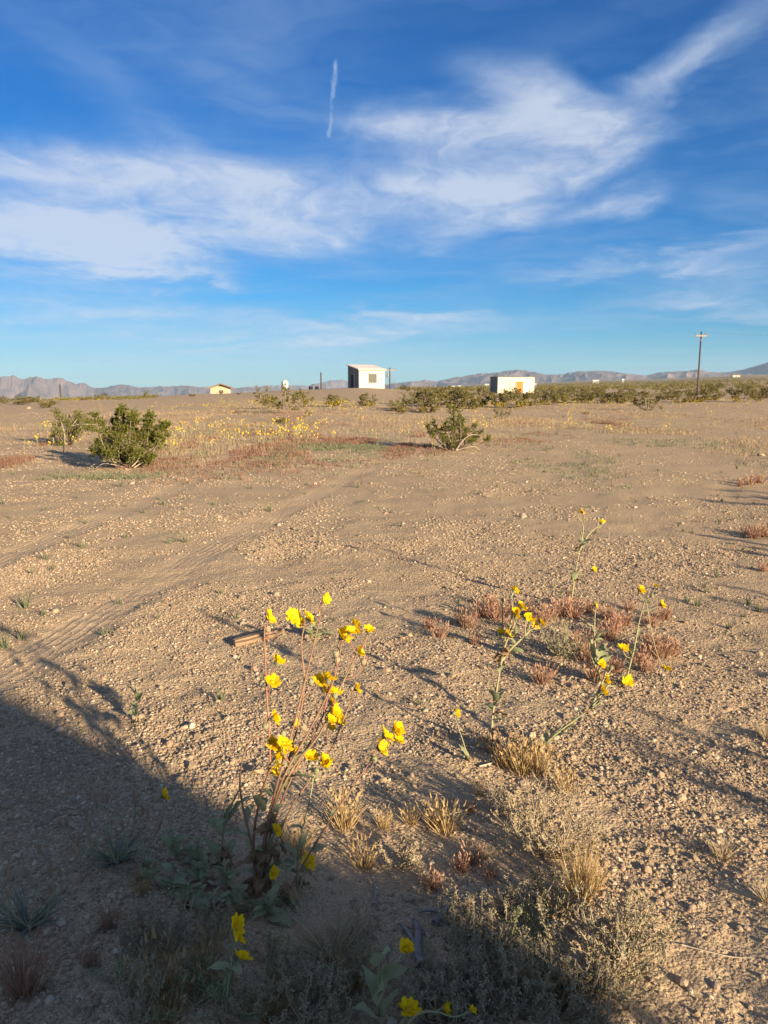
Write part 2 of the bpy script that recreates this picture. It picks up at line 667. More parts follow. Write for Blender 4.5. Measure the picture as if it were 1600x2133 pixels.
def ground_mat():
    m, t, b, out = new_mat('desert_soil')
    g = t.new('ShaderNodeNewGeometry')
    p = g.outputs['Position']
    at = t.new('ShaderNodeAttribute'); at.attribute_name = 'track'
    n_big = t.noise(p, 0.12, 4, 0.6)
    n_mid = t.noise(p, 1.1, 5, 0.6)
    n_fine = t.noise(p, 38, 4, 0.65)
    n_grit = t.noise(p, 170, 3, 0.7)
    c = t.mix(t.rng(n_mid, 0.3, 0.7), (0.50, 0.388, 0.255), (0.43, 0.322, 0.21))
    c = t.mix(t.math('MULTIPLY', t.rng(n_big, 0.45, 0.7), 0.5), c, (0.45, 0.325, 0.21))
    c = t.mix(t.math('MULTIPLY', at.outputs['Fac'], 0.35), c, (0.54, 0.41, 0.275))
    c = t.mix(t.math('MULTIPLY', t.rng(n_fine, 0.35, 0.75), 0.35), c, (0.30, 0.205, 0.13))
    gr = t.new('ShaderNodeValToRGB')
    gr.color_ramp.elements[0].position = 0.36; gr.color_ramp.elements[0].color = (0.62, 0.58, 0.55, 1)
    gr.color_ramp.elements[1].position = 0.66; gr.color_ramp.elements[1].color = (1.22, 1.2, 1.16, 1)
    t.l.new(n_grit, gr.inputs[0])
    c = t.mix(1.0, c, gr.outputs[0], 'MULTIPLY')
    td = t.new('ShaderNodeAttribute'); td.attribute_name = 'trackd'
    tw = t.math('MULTIPLY', t.rng(t.math('ABSOLUTE', td.outputs['Fac']), 0.20, 0.12, 0, 1, True), t.rng(t.noise(p, 0.8, 3, 0.6), 0.36, 0.58, 0.12, 1.0))
    groove = t.math('MULTIPLY', t.math('POWER', t.math('ABSOLUTE', t.math('SINE', t.math('MULTIPLY', t.math('ADD', td.outputs['Fac'], t.math('MULTIPLY', n_mid, 0.05)), 52.0))), 0.5), tw)
    # far plain: soil seen between countless low bushes
    ln = t.vmath('LENGTH', p, out=1)
    far = t.rng(ln, 160, 600, 0, 1)
    n_far = t.noise(t.mapping(p, scale=(0.02, 0.012, 0.02)), 1.0, 5, 0.65)
    farc = t.mix(t.rng(n_far, 0.42, 0.62), (0.17, 0.14, 0.065), (0.34, 0.25, 0.145))
    c = t.mix(t.math('MULTIPLY', far, 0.75), c, farc)
    t.l.new(c, b.inputs['Base Color'])
    b.inputs['Roughness'].default_value = 0.95
    b.inputs['Specular IOR Level'].default_value = 0.1
    vo = t.new('ShaderNodeTexVoronoi'); vo.feature = 'SMOOTH_F1'
    t.l.new(p, vo.inputs['Vector'])
    vo.inputs['Scale'].default_value = 95
    vo.inputs['Smoothness'].default_value = 0.4
    vo2 = t.new('ShaderNodeTexVoronoi')
    t.l.new(t.vmath('ADD', p, t.vmath('MULTIPLY', t.noise(p, 30, 2, 0.5, 0, 1), (0.03, 0.03, 0.03))), vo2.inputs['Vector'])
    vo2.inputs['Scale'].default_value = 34
    h = t.math('ADD', t.math('MULTIPLY', n_fine, 1.3), t.math('MULTIPLY', n_grit, 0.35))
    h = t.math('SUBTRACT', h, t.math('MULTIPLY', vo.outputs['Distance'], 0.55))
    h = t.math('SUBTRACT', h, t.math('MULTIPLY', vo2.outputs['Distance'], 0.6))
    h = t.math('ADD', t.math('MULTIPLY', h, t.math('SUBTRACT', 1.0, t.math('MULTIPLY', tw, 0.5))), t.math('MULTIPLY', groove, 0.62))
    bp = t.new('ShaderNodeBump')
    bp.inputs['Strength'].default_value = 0.85
    bp.inputs['Distance'].default_value = 0.010
    t.l.new(h, bp.inputs['Height'])
    t.l.new(bp.outputs[0], b.inputs['Normal'])
    return m


def pebble_mat():
    m, t, b, out = new_mat('pebble_stone')
    oi = t.new('ShaderNodeObjectInfo')
    cr = t.new('ShaderNodeValToRGB')
    e = cr.color_ramp
    e.elements[0].position = 0.0; e.elements[0].color = (0.22, 0.16, 0.105, 1)
    e.elements[1].position = 1.0; e.elements[1].color = (0.47, 0.385, 0.28, 1)
    for pos, c in ((0.35, (0.31, 0.23, 0.148, 1)), (0.55, (0.24, 0.18, 0.125, 1)), (0.62, (0.36, 0.275, 0.18, 1)), (0.8, (0.33, 0.21, 0.14, 1)), (0.88, (0.43, 0.345, 0.24, 1))):
        q = e.elements.new(pos); q.color = c
    t.l.new(oi.outputs['Random'], cr.inputs[0])
    t.l.new(cr.outputs[0], b.inputs['Base Color'])
    b.inputs['Roughness'].default_value = 0.85
    b.inputs['Specular IOR Level'].default_value = 0.2
    return m


def mountain_mat():
    m, t, b, out = new_mat('mountain_rock')
    g = t.new('ShaderNodeNewGeometry')
    p = g.outputs['Position']
    n = t.noise(t.mapping(p, scale=(0.004, 0.004, 0.012)), 1.0, 7, 0.65)
    n2 = t.noise(t.mapping(p, scale=(0.0011, 0.0011, 0.003)), 1.0, 4, 0.6)
    c = t.mix(t.rng(n, 0.35, 0.65), (0.19, 0.132, 0.115), (0.10, 0.075, 0.07))
    c = t.mix(t.math('MULTIPLY', t.rng(n2, 0.45, 0.65), 0.6), c, (0.28, 0.19, 0.155))
    t.l.new(c, b.inputs['Base Color'])
    b.inputs['Roughness'].default_value = 1.0
    b.inputs['Specular IOR Level'].default_value = 0.0
    return m


M = {}
M['soil'] = ground_mat()
M['pebble'] = pebble_mat()
M['rock'] = mountain_mat()
M['stone'] = solid_mat('stone', (0.40, 0.31, 0.22), (0.30, 0.215, 0.15), 60, 0.9, 0.002, 180)
M['petal'] = plant_mat('yellow_petal', (0.92, 0.69, 0.010), (0.84, 0.56, 0.008), 0.48, 120, 0.6)
M['disk'] = plant_mat('flower_disk', (0.74, 0.45, 0.012), (0.60, 0.34, 0.012), 0.2, 300)
M['calyx'] = plant_mat('hairy_calyx', (0.24, 0.25, 0.13), (0.33, 0.31, 0.19), 0.2, 200)
M['stem'] = plant_mat('reddish_stem', (0.27, 0.12, 0.085), (0.27, 0.195, 0.11), 0.0, 40)
M['gstem'] = plant_mat('green_stem', (0.27, 0.285, 0.15), (0.31, 0.26, 0.15), 0.0, 40)
M['leaf'] = plant_mat('grey_green_leaf', (0.235, 0.265, 0.135), (0.33, 0.335, 0.20), 0.25, 60)
M['deadleaf'] = plant_mat('withered_leaf', (0.33, 0.215, 0.115), (0.24, 0.15, 0.085), 0.25, 50)
M['creo'] = plant_mat('creosote_leaf', (0.105, 0.12, 0.016), (0.175, 0.170, 0.026), 0.34, 6, 0.5, 0.3)
M['creo_mid'] = plant_mat('dusty_creosote_leaf', (0.15, 0.135, 0.04), (0.22, 0.185, 0.062), 0.28, 1.5)
M['creo_wood'] = plant_mat('creosote_wood', (0.24, 0.185, 0.13), (0.15, 0.115, 0.085), 0.0, 12)
M['dead_wood'] = solid_mat('bleached_wood', (0.46, 0.39, 0.31), (0.34, 0.27, 0.2), 30, 0.9, 0.001, 120, stretch=(1, 1, 0.2))
M['drift'] = solid_mat('grey_driftwood', (0.30, 0.27, 0.24), (0.16, 0.14, 0.13), 40, 0.9, 0.002, 90)
M['straw'] = plant_mat('golden_straw', (0.46, 0.33, 0.16), (0.32, 0.215, 0.105), 0.25, 30)
M['palestraw'] = plant_mat('pale_straw', (0.48, 0.39, 0.25), (0.34, 0.26, 0.16), 0.25, 30)
M['redgrass'] = plant_mat('red_brown_grass', (0.32, 0.165, 0.11), (0.40, 0.265, 0.175), 0.22, 20)
M['mat_red'] = plant_mat('reddish_mat', (0.20, 0.105, 0.078), (0.27, 0.175, 0.115), 0.15, 0.8)
M['greengrass'] = plant_mat('grey_green_grass', (0.13, 0.155, 0.085), (0.20, 0.20, 0.12), 0.2, 20)
M['wool'] = plant_mat('woolly_twig', (0.45, 0.36, 0.24), (0.35, 0.30, 0.20), 0.2, 30)
M['wool_dark'] = plant_mat('woolly_green', (0.28, 0.25, 0.16), (0.37, 0.31, 0.21), 0.2, 30)
M['fuzz'] = plant_mat('fuzzy_spike', (0.42, 0.29, 0.19), (0.32, 0.22, 0.14), 0.2, 60)
M['blueleaf'] = plant_mat('blue_grey_blade', (0.15, 0.18, 0.135), (0.20, 0.22, 0.17), 0.2, 30)
M['stubble'] = plant_mat('dull_stubble', (0.36, 0.265, 0.155), (0.27, 0.19, 0.115), 0.2, 0.5)
M['board'] = solid_mat('weathered_board', (0.30, 0.205, 0.125), (0.19, 0.125, 0.075), 14, 0.85, 0.002, 60, stretch=(0.12, 1, 1))

# ------------------------------------------------------------------ the ground sheet

def build_ground():
    rr = [0.35]
    while rr[-1] < 11000:
        d = rr[-1]
        k = 0.0065 if d < 9 else (0.012 if d < 60 else 0.035)
        if d < 1.3: k = 0.03
        rr.append(d * (1 + k))
    rr = np.array(rr)
    az_f = np.arange(R(-42), R(42.01), 0.0062)
    az_b = np.linspace(az_f[-1], az_f[0] + 2 * math.pi, 84)[1:-1]
    az = np.concatenate([az_f, az_b])
    A, D = np.meshgrid(az, rr)
    X = D * np.sin(A); Y = D * np.cos(A)
    Z = ground_z(X.ravel(), Y.ravel()).reshape(X.shape)
    V = np.stack([X, Y, Z], -1).reshape(-1, 3)
    nr, na = X.shape
    i = np.arange(nr - 1)[:, None]; j = np.arange(na)[None, :]; j2 = (j + 1) % na
    F = np.stack([i * na + j, i * na + j2, (i + 1) * na + j2, (i + 1) * na + j], -1).reshape(-1, 4)
    F = F[:, ::-1]
    cz = len(V)
    V = np.concatenate([V, [[0, 0, 0.0]]])
    me = np_mesh('ground', V, F, M['soil'])
    tm, _s = track_mask(V[:, 0], V[:, 1])
    at = me.attributes.new('track', 'FLOAT', 'POINT')
    at.data.foreach_set('value', tm.astype(np.float32))
    at = me.attributes.new('trackd', 'FLOAT', 'POINT')
    at.data.foreach_set('value', np.clip(_s, -3, 3).astype(np.float32))
    o = link_mesh('ground', me)
    tag(o, 'tan gravelly desert soil reaching to the mountains', kind='structure')
    return o


ground = build_ground()

# ------------------------------------------------------------------ mountains

def build_range(name, label, prof, d0, d_front, d_back, base_px, seed, gully=1.0):
    pa = np.array([math.atan((p[0] - 800) / 1624.0) for p in prof])
    pz = np.array([y2z(p[1], d0) for p in prof])
    az = np.linspace(pa[0], pa[-1], 1500)
    crest = np.interp(az, pa, pz)
    s = np.linspace(-1, 1, 60)
    A, S = np.meshgrid(az, s)
    D = np.where(S < 0, d0 + S * (d0 - d_front), d0 + S * (d_back - d0))
    X = D * np.sin(A); Y = D * np.cos(A)
    base = z_big(X, Y) - 12
    hC = np.tile(crest, (len(s), 1))
    arc = A * d0
    # spurs and gullies that run down the slope
    g1 = 1 - np.abs(vnoise(arc / 420 + 0.6 * vnoise(arc / 900, D / 500, seed + 5), D / 1500, seed)) * 2
    g2 = 1 - np.abs(vnoise(arc / 170, D / 520 + 3, seed + 1)) * 2
    g4 = 1 - np.abs(vnoise(arc / 75, D / 300 + 9, seed + 4)) * 2
    g3 = fbm(arc / 40, D / 140, seed + 2, 3)
    shape = np.clip(1 - np.abs(S), 0, 1)
    mid = shape * (1 - shape) * 4
    H = (hC - base) * (shape ** 1.25 + gully * mid * (0.60 * (g1 - 0.62) + 0.42 * (g2 - 0.62) + 0.16 * (g4 - 0.62)) + 0.09 * g3 * np.sqrt(shape))
    H = H + (hC - base) * 0.05 * fbm(arc / 160, arc * 0, seed + 8, 3) * (shape > 0.9)
    Z = base + np.maximum(H, -5)
    V = np.stack([X, Y, Z], -1).reshape(-1, 3)
    nr, na = X.shape
    i = np.arange(nr - 1)[:, None]; j = np.arange(na - 1)[None, :]
    F = np.stack([i * na + j, i * na + j + 1, (i + 1) * na + j + 1, (i + 1) * na + j], -1).reshape(-1, 4)[:, ::-1]
    o = link_mesh(name, np_mesh(name, V, F, M['rock'], False))
    return tag(o, label, kind='structure')


build_range('mountains', 'rugged mauve mountain range above the left plain',
            [(-900, 770), (-500, 776), (-200, 780), (-60, 788), (0, 786), (32, 782), (48, 787), (80, 787), (102, 791), (126, 789), (150, 798), (176, 801),
             (195, 806), (215, 807), (245, 803), (268, 801), (292, 807), (330, 805), (395, 804), (430, 806), (480, 808), (560, 807), (600, 812), (640, 822)],
            8200, 6900, 10500, 0, 3, 1.0)
build_range('mountains', 'faint far ridge seen behind the lean-to shed',
            [(400, 830), (470, 812), (520, 805), (560, 803), (610, 802), (640, 804), (670, 796), (690, 791), (712, 790), (740, 796), (800, 800), (850, 806), (900, 815)],
            10600, 9900, 11000, 0, 13, 0.8)
build_range('mountains', 'dark blue mountain range above the right plain',
            [(780, 812), (815, 799), (850, 796), (885, 791), (910, 794), (940, 788), (985, 780), (1010, 777), (1040, 775), (1065, 771), (1090, 772), (1115, 776), (1145, 781),
             (1170, 781), (1195, 775), (1230, 774), (1262, 774), (1300, 779), (1345, 783), (1370, 777), (1400, 776), (1425, 776), (1452, 772), (1475, 777), (1500, 778),
             (1520, 777), (1550, 772), (1575, 765), (1600, 759), (1640, 752), (1800, 745), (2300, 755)],
            7600, 6500, 9600, 0, 23, 1.0)

# ------------------------------------------------------------------ gravel

def build_gravel():
    pts, size = [], []

    def ok_density(x, y, strength):
        n = fbm(x * 1.0, y * 1.0, 71, 3) + 0.4 * fbm(x * 4, y * 4, 77, 2)
        keep = np.clip(0.55 + strength * n, 0.04, 1)
        m, _ = track_mask(x, y)
        return keep * (1 - 0.85 * np.clip(m * 1.4, 0, 1))

    def layer(n, d0, d1, power, smin, smax, strength, grow):
        n = int(n * 1.27)
        a = RNG.uniform(R(-42), R(42), n)
        u = RNG.uniform(0, 1, n)
        if power == 2:
            d = np.sqrt(d0 ** 2 + u * (d1 ** 2 - d0 ** 2))
        else:
            d = d0 * (d1 / d0) ** u
        x = d * np.sin(a); y = d * np.cos(a)
        k = RNG.uniform(0, 1, n) < ok_density(x, y, strength)
        x, y, d = x[k], y[k], d[k]
        s = smin * (smax / smin) ** (RNG.uniform(0, 1, len(x)) ** 2.6)
        s = s * (1 + grow * d)
        z = ground_z(x, y) + s * 0.12
        pts.append(np.stack([x, y, z], 1)); size.append(s)

    layer(140000, 0.9, 3.4, 2, 0.0018, 0.0080, 1.4, 0.0)
    layer(175000, 3.0, 7.5, 2, 0.0022, 0.0078, 1.9, 0.02)
    layer(150000, 6.5, 45.0, 1, 0.0034, 0.0105, 2.2, 0.03)
    layer(3200, 1.2, 25.0, 1, 0.008, 0.019, 1.4, 0.03)
    V = np.concatenate(pts); S = np.concatenate(size)
    me = bpy.data.meshes.new('gravel')
    me.vertices.add(len(V)); me.vertices.foreach_set('co', V.astype(np.float32).ravel())
    at = me.attributes.new('size', 'FLOAT', 'POINT')
    at.data.foreach_set('value', S.astype(np.float32))
    me.materials.append(M['pebble'])
    o = link_mesh('gravel', me)
    tag(o, 'loose tan pebbles and grit strewn over the soil', 'gravel', kind='stuff')
    ng = bpy.data.node_groups.new('scatter_pebbles', 'GeometryNodeTree')
    ng.interface.new_socket('Geometry', in_out='INPUT', socket_type='NodeSocketGeometry')
    ng.interface.new_socket('Geometry', in_out='OUTPUT', socket_type='NodeSocketGeometry')
    t = NT(ng)
    gi = t.new('NodeGroupInput'); go = t.new('NodeGroupOutput')
    g2i = t.new('GeometryNodeGeometryToInstance')
    for k in range(5):
        ic = t.new('GeometryNodeMeshIcoSphere')
        ic.inputs['Radius'].default_value = 1.0
        ic.inputs['Subdivisions'].default_value = 2
        sp = t.new('GeometryNodeSetPosition')
        nz = t.new('ShaderNodeTexNoise')
        nz.noise_dimensions = '4D'
        nz.inputs['W'].default_value = k * 7.3
        nz.inputs['Scale'].default_value = 0.8
        nz.inputs['Detail'].default_value = 1.0
        pos = t.new('GeometryNodeInputPosition')
        t.l.new(pos.outputs[0], nz.inputs['Vector'])
        off = t.vmath('MULTIPLY', t.vmath('SUBTRACT', nz.outputs[1], (0.5, 0.5, 0.5)), (1.5, 1.5, 1.5))
        t.l.new(ic.outputs[0], sp.inputs['Geometry'])
        t.l.new(off, sp.inputs['Offset'])
        tr = t.new('GeometryNodeTransform')
        tr.inputs['Scale'].default_value = (1.15, 0.85 + 0.06 * k, 0.62 + 0.05 * k)
        t.l.new(sp.outputs[0], tr.inputs[0])
        sm = t.new('GeometryNodeSetMaterial')
        sm.inputs['Material'].default_value = M['pebble']
        t.l.new(tr.outputs[0], sm.inputs[0])
        t.l.new(sm.outputs[0], g2i.inputs[0])
    iop = t.new('GeometryNodeInstanceOnPoints')
    t.l.new(gi.outputs[0], iop.inputs['Points'])
    t.l.new(g2i.outputs[0], iop.inputs['Instance'])
    iop.inputs['Pick Instance'].default_value = True
    rv = t.new('FunctionNodeRandomValue', data_type='FLOAT_VECTOR')
    rv.inputs[0].default_value = (-0.45, -0.45, 0)
    rv.inputs[1].default_value = (0.45, 0.45, 6.283)
    t.l.new(rv.outputs[0], iop.inputs['Rotation'])
    na = t.new('GeometryNodeInputNamedAttribute', data_type='FLOAT')
    na.inputs[0].default_value = 'size'
    t.l.new(na.outputs[0], iop.inputs['Scale'])
    t.l.new(iop.outputs[0], go.inputs[0])
    md = o.modifiers.new('scatter', 'NODES')
    md.node_group = ng
    return o


build_gravel()

# ------------------------------------------------------------------ buildings and poles
SH = {}
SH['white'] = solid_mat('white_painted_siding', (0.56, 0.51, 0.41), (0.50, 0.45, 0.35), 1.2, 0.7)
SH['roofwhite'] = solid_mat('pale_metal_roof', (0.78, 0.70, 0.62), (0.70, 0.63, 0.55), 0.8, 0.55)
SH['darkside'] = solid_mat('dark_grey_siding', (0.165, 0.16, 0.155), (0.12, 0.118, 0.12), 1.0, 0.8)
SH['shutter'] = solid_mat('grey_shutter', (0.115, 0.115, 0.098), (0.10, 0.10, 0.085), 2.0, 0.7)
SH['tan'] = solid_mat('tan_stucco', (0.40, 0.32, 0.225), (0.35, 0.28, 0.195), 1.0, 0.9)
SH['brownroof'] = solid_mat('brown_shingle', (0.20, 0.15, 0.12), (0.15, 0.11, 0.09), 2.0, 0.9)
SH['orange'] = solid_mat('orange_plywood', (0.46, 0.185, 0.045), (0.40, 0.16, 0.04), 2.0, 0.8)
SH['trim'] = solid_mat('grey_trim', (0.42, 0.38, 0.31), (0.35, 0.31, 0.25), 3.0, 0.7)
SH['glass'] = solid_mat('dark_window_glass', (0.05, 0.055, 0.06), (0.04, 0.04, 0.05), 2.0, 0.15, spec=0.5)
SH['pole'] = solid_mat('creosoted_pole', (0.085, 0.058, 0.045), (0.065, 0.048, 0.04), 6.0, 0.9, stretch=(1, 1, 0.1))
SH['arm'] = solid_mat('grey_crossarm', (0.36, 0.31, 0.25), (0.28, 0.24, 0.19), 5.0, 0.9)
SH['ceramic'] = solid_mat('insulator', (0.25, 0.25, 0.26), (0.2, 0.2, 0.21), 5.0, 0.4)
SH['metal'] = solid_mat('grey_metal', (0.22, 0.22, 0.23), (0.18, 0.18, 0.19), 5.0, 0.5)
SH['bluepaint'] = solid_mat('dark_blue_paint', (0.03, 0.045, 0.09), (0.025, 0.03, 0.06), 3.0, 0.4)
SH['rubber'] = solid_mat('black_rubber', (0.025, 0.025, 0.025), (0.02, 0.02, 0.02), 3.0, 0.8)
SH['tank'] = solid_mat('cream_tank_plastic', (0.70, 0.66, 0.56), (0.6, 0.56, 0.46), 1.5, 0.6)


def at_dist(px, d):
    """point on the ground on the bearing of an image column"""
    a = math.atan((px - 800) / 1624.0)
    x, y = d * math.sin(a), d * math.cos(a)
    return Vector((x, y, gz(x, y)))


def lean_to_shed():
    d = 122.0
    s = d / math.cos(math.atan((748 - 800) / 1624.0)) / FPX    # metres per photo pixel
    c = at_dist(748, d)                                        # front left corner
    a = R(24)
    o = thing('lean_to_shed', 'white lean-to shed with sloping roof and grey shuttered window on the rise', 'shed', c + Vector((0, 0, -0.05)), a)
    Wd, Dp, hf, hb = 52 * s / math.cos(a), 25 * s / math.sin(a), 38.0 * s, 47.5 * s
    b = MB()                                                    # front wall with its opening
    wx0, wx1, wz0, wz1 = Wd * 0.37, Wd * 0.69, hf * 0.29, hf * 0.77
    th = 0.12
    b.box(0, wx0, 0, th, -0.2, hf); b.box(wx1, Wd, 0, th, -0.2, hf)
    b.box(wx0, wx1, 0, th, -0.2, wz0); b.box(wx0, wx1, 0, th, wz1, hf)
    b.build('front_wall', SH['white'], o)

    def side(x0, x1):
        m = MB()
        m.hexa([(x0, th, -0.2), (x1, th, -0.2), (x1, Dp, -0.2), (x0, Dp, -0.2)], [(x0, th, hf), (x1, th, hf), (x1, Dp, hb), (x0, Dp, hb)])
        return m
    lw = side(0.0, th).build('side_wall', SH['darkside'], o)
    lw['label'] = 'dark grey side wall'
    side(Wd - th, Wd).build('side_wall', SH['white'], o)
    b = MB(); b.box(th, Wd - th, Dp - th, Dp, -0.2, hb - 0.1); b.build('rear_wall', SH['white'], o)
    b = MB(); e = 0.22
    sl = (hb - hf) / Dp
    b.hexa([(-e, -e, hf - e * sl), (Wd + e, -e, hf - e * sl), (Wd + e, Dp + e, hb + e * sl), (-e, Dp + e, hb + e * sl)],
           [(-e, -e, hf - e * sl + 0.12), (Wd + e, -e, hf - e * sl + 0.12), (Wd + e, Dp + e, hb + e * sl + 0.12), (-e, Dp + e, hb + e * sl + 0.12)])
    rf = b.build('roof', SH['roofwhite'], o)
    for k in range(9):
        x = -e + 0.1 + k * (Wd + 2 * e - 0.2) / 8
        m = MB()
        m.hexa([(x - 0.03, -e, hf - e * sl + 0.12), (x + 0.03, -e, hf - e * sl + 0.12), (x + 0.03, Dp + e, hb + e * sl + 0.12), (x - 0.03, Dp + e, hb + e * sl + 0.12)],
               [(x - 0.03, -e, hf - e * sl + 0.15), (x + 0.03, -e, hf - e * sl + 0.15), (x + 0.03, Dp + e, hb + e * sl + 0.15), (x - 0.03, Dp + e, hb + e * sl + 0.15)])
        m.build('roof_rib', SH['roofwhite'], rf)
    m = MB(); m.box(-e, Wd + e, -e - 0.03, -e, hf - e * sl - 0.1, hf - e * sl + 0.10); m.build('fascia', SH['trim'], o)
    for k in range(1, 8):
        x = Wd * k / 8
        if wx0 - 0.05 < x < wx1 + 0.05:
            segs = ((-0.2, wz0 - 0.06), (wz1 + 0.06, hf - 0.12))
        else:
            segs = ((-0.2, hf - 0.12),)
        for z0, z1 in segs:
            m = MB(); m.box(x - 0.02, x + 0.02, -0.018, 0, z0, z1); m.build('batten', SH['white'], o)
    w = MB(); w.box(wx0, wx1, 0.03, 0.06, wz0, wz1); win = w.build('shutter', SH['shutter'], o)
    n = 7
    for k in range(n):
        z = wz0 + (wz1 - wz0) * (k + 0.5) / n
        m = MB(); m.hexa([(wx0, 0.0, z - 0.07), (wx1, 0.0, z - 0.07), (wx1, 0.03, z - 0.06), (wx0, 0.03, z - 0.06)],
                         [(wx0, 0.015, z + 0.06), (wx1, 0.015, z + 0.06), (wx1, 0.03, z + 0.065), (wx0, 0.03, z + 0.065)])
        m.build('slat', SH['shutter'], win)
    m = MB()
    m.box(wx0 - 0.07, wx0, -0.03, 0.0, wz0 - 0.07, wz1 + 0.07); m.box(wx1, wx1 + 0.07, -0.03, 0.0, wz0 - 0.07, wz1 + 0.07)
    m.box(wx0, wx1, -0.03, 0.0, wz0 - 0.07, wz0); m.box(wx0, wx1, -0.03, 0.0, wz1, wz1 + 0.07)
    m.build('window_frame', SH['trim'], o)
    # posts and door on the dark side
    for yy, w_ in ((Dp * 0.43, 0.14), (Dp * 0.99, 0.10)):
        m = MB(); m.box(-0.04, 0.0, yy - w_, yy, -0.2, hf + sl * (yy - w_) - 0.05); m.build('post', SH['trim'], o)
    m = MB(); m.box(-0.03, 0.0, Dp * 0.50, Dp * 0.72, -0.1, hf * 0.72); m.build('door', SH['rubber'], o)
    m = MB(); m.box(-0.05, Wd + 0.05, -0.06, Dp + 0.05, -0.6, -0.02); m.build('foundation', SH['trim'], o)


lean_to_shed()


def flat_roof_cabin():
    d = 126.0
    s = d / math.cos(math.atan((1037 - 800) / 1624.0)) / FPX
    c = at_dist(1037, d)
    ap = R(20)
    o = thing('flat_roofed_cabin', 'low cream flat-roofed cabin with an orange door behind bushes', 'cabin', c + Vector((0, 0, -0.1)), R(11) )
    Wd, Dp, h = 73 * s / math.cos(ap), 16 * s / math.sin(ap), 33 * s
    th = 0.14
    dz1 = h * 0.74
    ox0, ox1 = Wd * 0.50, Wd * 0.685
    wx0, wx1 = Wd * 0.20, Wd * 0.485
    b = MB()
    b.box(0, wx0, 0, th, -0.3, h); b.box(wx1, ox0, 0, th, -0.3, h); b.box(ox1, Wd, 0, th, -0.3, h)
    b.box(wx0, wx1, 0, th, dz1 - 0.05, h); b.box(ox0, ox1, 0, th, dz1, h); b.box(wx0, ox1, 0, th, -0.3, 0.03)
    b.build('front_wall', SH['white'], o)
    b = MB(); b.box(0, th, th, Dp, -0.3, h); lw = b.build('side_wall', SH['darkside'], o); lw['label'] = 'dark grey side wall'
    b = MB(); b.box(Wd - th, Wd, th, Dp, -0.3, h); b.build('side_wall', SH['white'], o)
    b = MB(); b.box(th, Wd - th, Dp - th, Dp, -0.3, h); b.build('rear_wall', SH['white'], o)
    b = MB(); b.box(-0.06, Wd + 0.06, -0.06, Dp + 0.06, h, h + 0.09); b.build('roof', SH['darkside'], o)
    m = MB(); m.box(ox0, ox1, 0.04, 0.09, 0.03, dz1); dr = m.build('door', SH['orange'], o)
    m = MB(); m.box(ox1 - 0.16, ox1 - 0.1, -0.0, 0.04, h * 0.36, h * 0.40); m.build('handle', SH['metal'], dr)
    for (x0, x1) in ((wx0, (wx0 + wx1) / 2 - 0.03), ((wx0 + wx1) / 2 + 0.03, wx1)):
        m = MB(); m.box(x0, x1, 0.05, 0.09, 0.03, dz1 - 0.05); g = m.build('shed_door', SH['white'], o)
        for z in (0.25, 0.5, 0.75):
            k = MB(); k.box(x0 + 0.05, x1 - 0.05, 0.02, 0.05, 0.03 + (dz1 - 0.1) * z - 0.03, 0.03 + (dz1 - 0.1) * z + 0.03); k.build('rail', SH['trim'], g)
    for x in (wx0, (wx0 + wx1) / 2, wx1):
        m = MB(); m.box(x - 0.05, x + 0.05, -0.03, 0.0, 0.0, dz1 + 0.02); m.build('door_post', SH['trim'], o)
    m = MB(); m.box(wx0 + 0.05, wx1 - 0.05, -0.03, 0.0, dz1 - 0.05, dz1 + 0.05); m.build('lintel', SH['trim'], o)
    m = MB(); m.box(Wd * 0.74, Wd * 0.775, -0.06, 0.0, h * 0.60, h * 0.66); m.build('meter_box', SH['trim'], o)
    m = MB(); m.box(Wd * 0.72, Wd * 0.80, -0.03, 0.0, 0.0, h * 0.62); m.build('panel', SH['roofwhite'], o)
    for k in range(6):
        m = MB(); y = Dp * (k + 0.5) / 6; m.box(-0.04, 0.0, y - 0.05, y + 0.05, -0.3, h - 0.05); m.build('batten', SH['metal'], o)
    m = MB(); m.box(-0.1, Wd + 0.1, -0.1, Dp + 0.1, -0.8, -0.05); m.build('foundation', SH['trim'], o)


flat_roof_cabin()


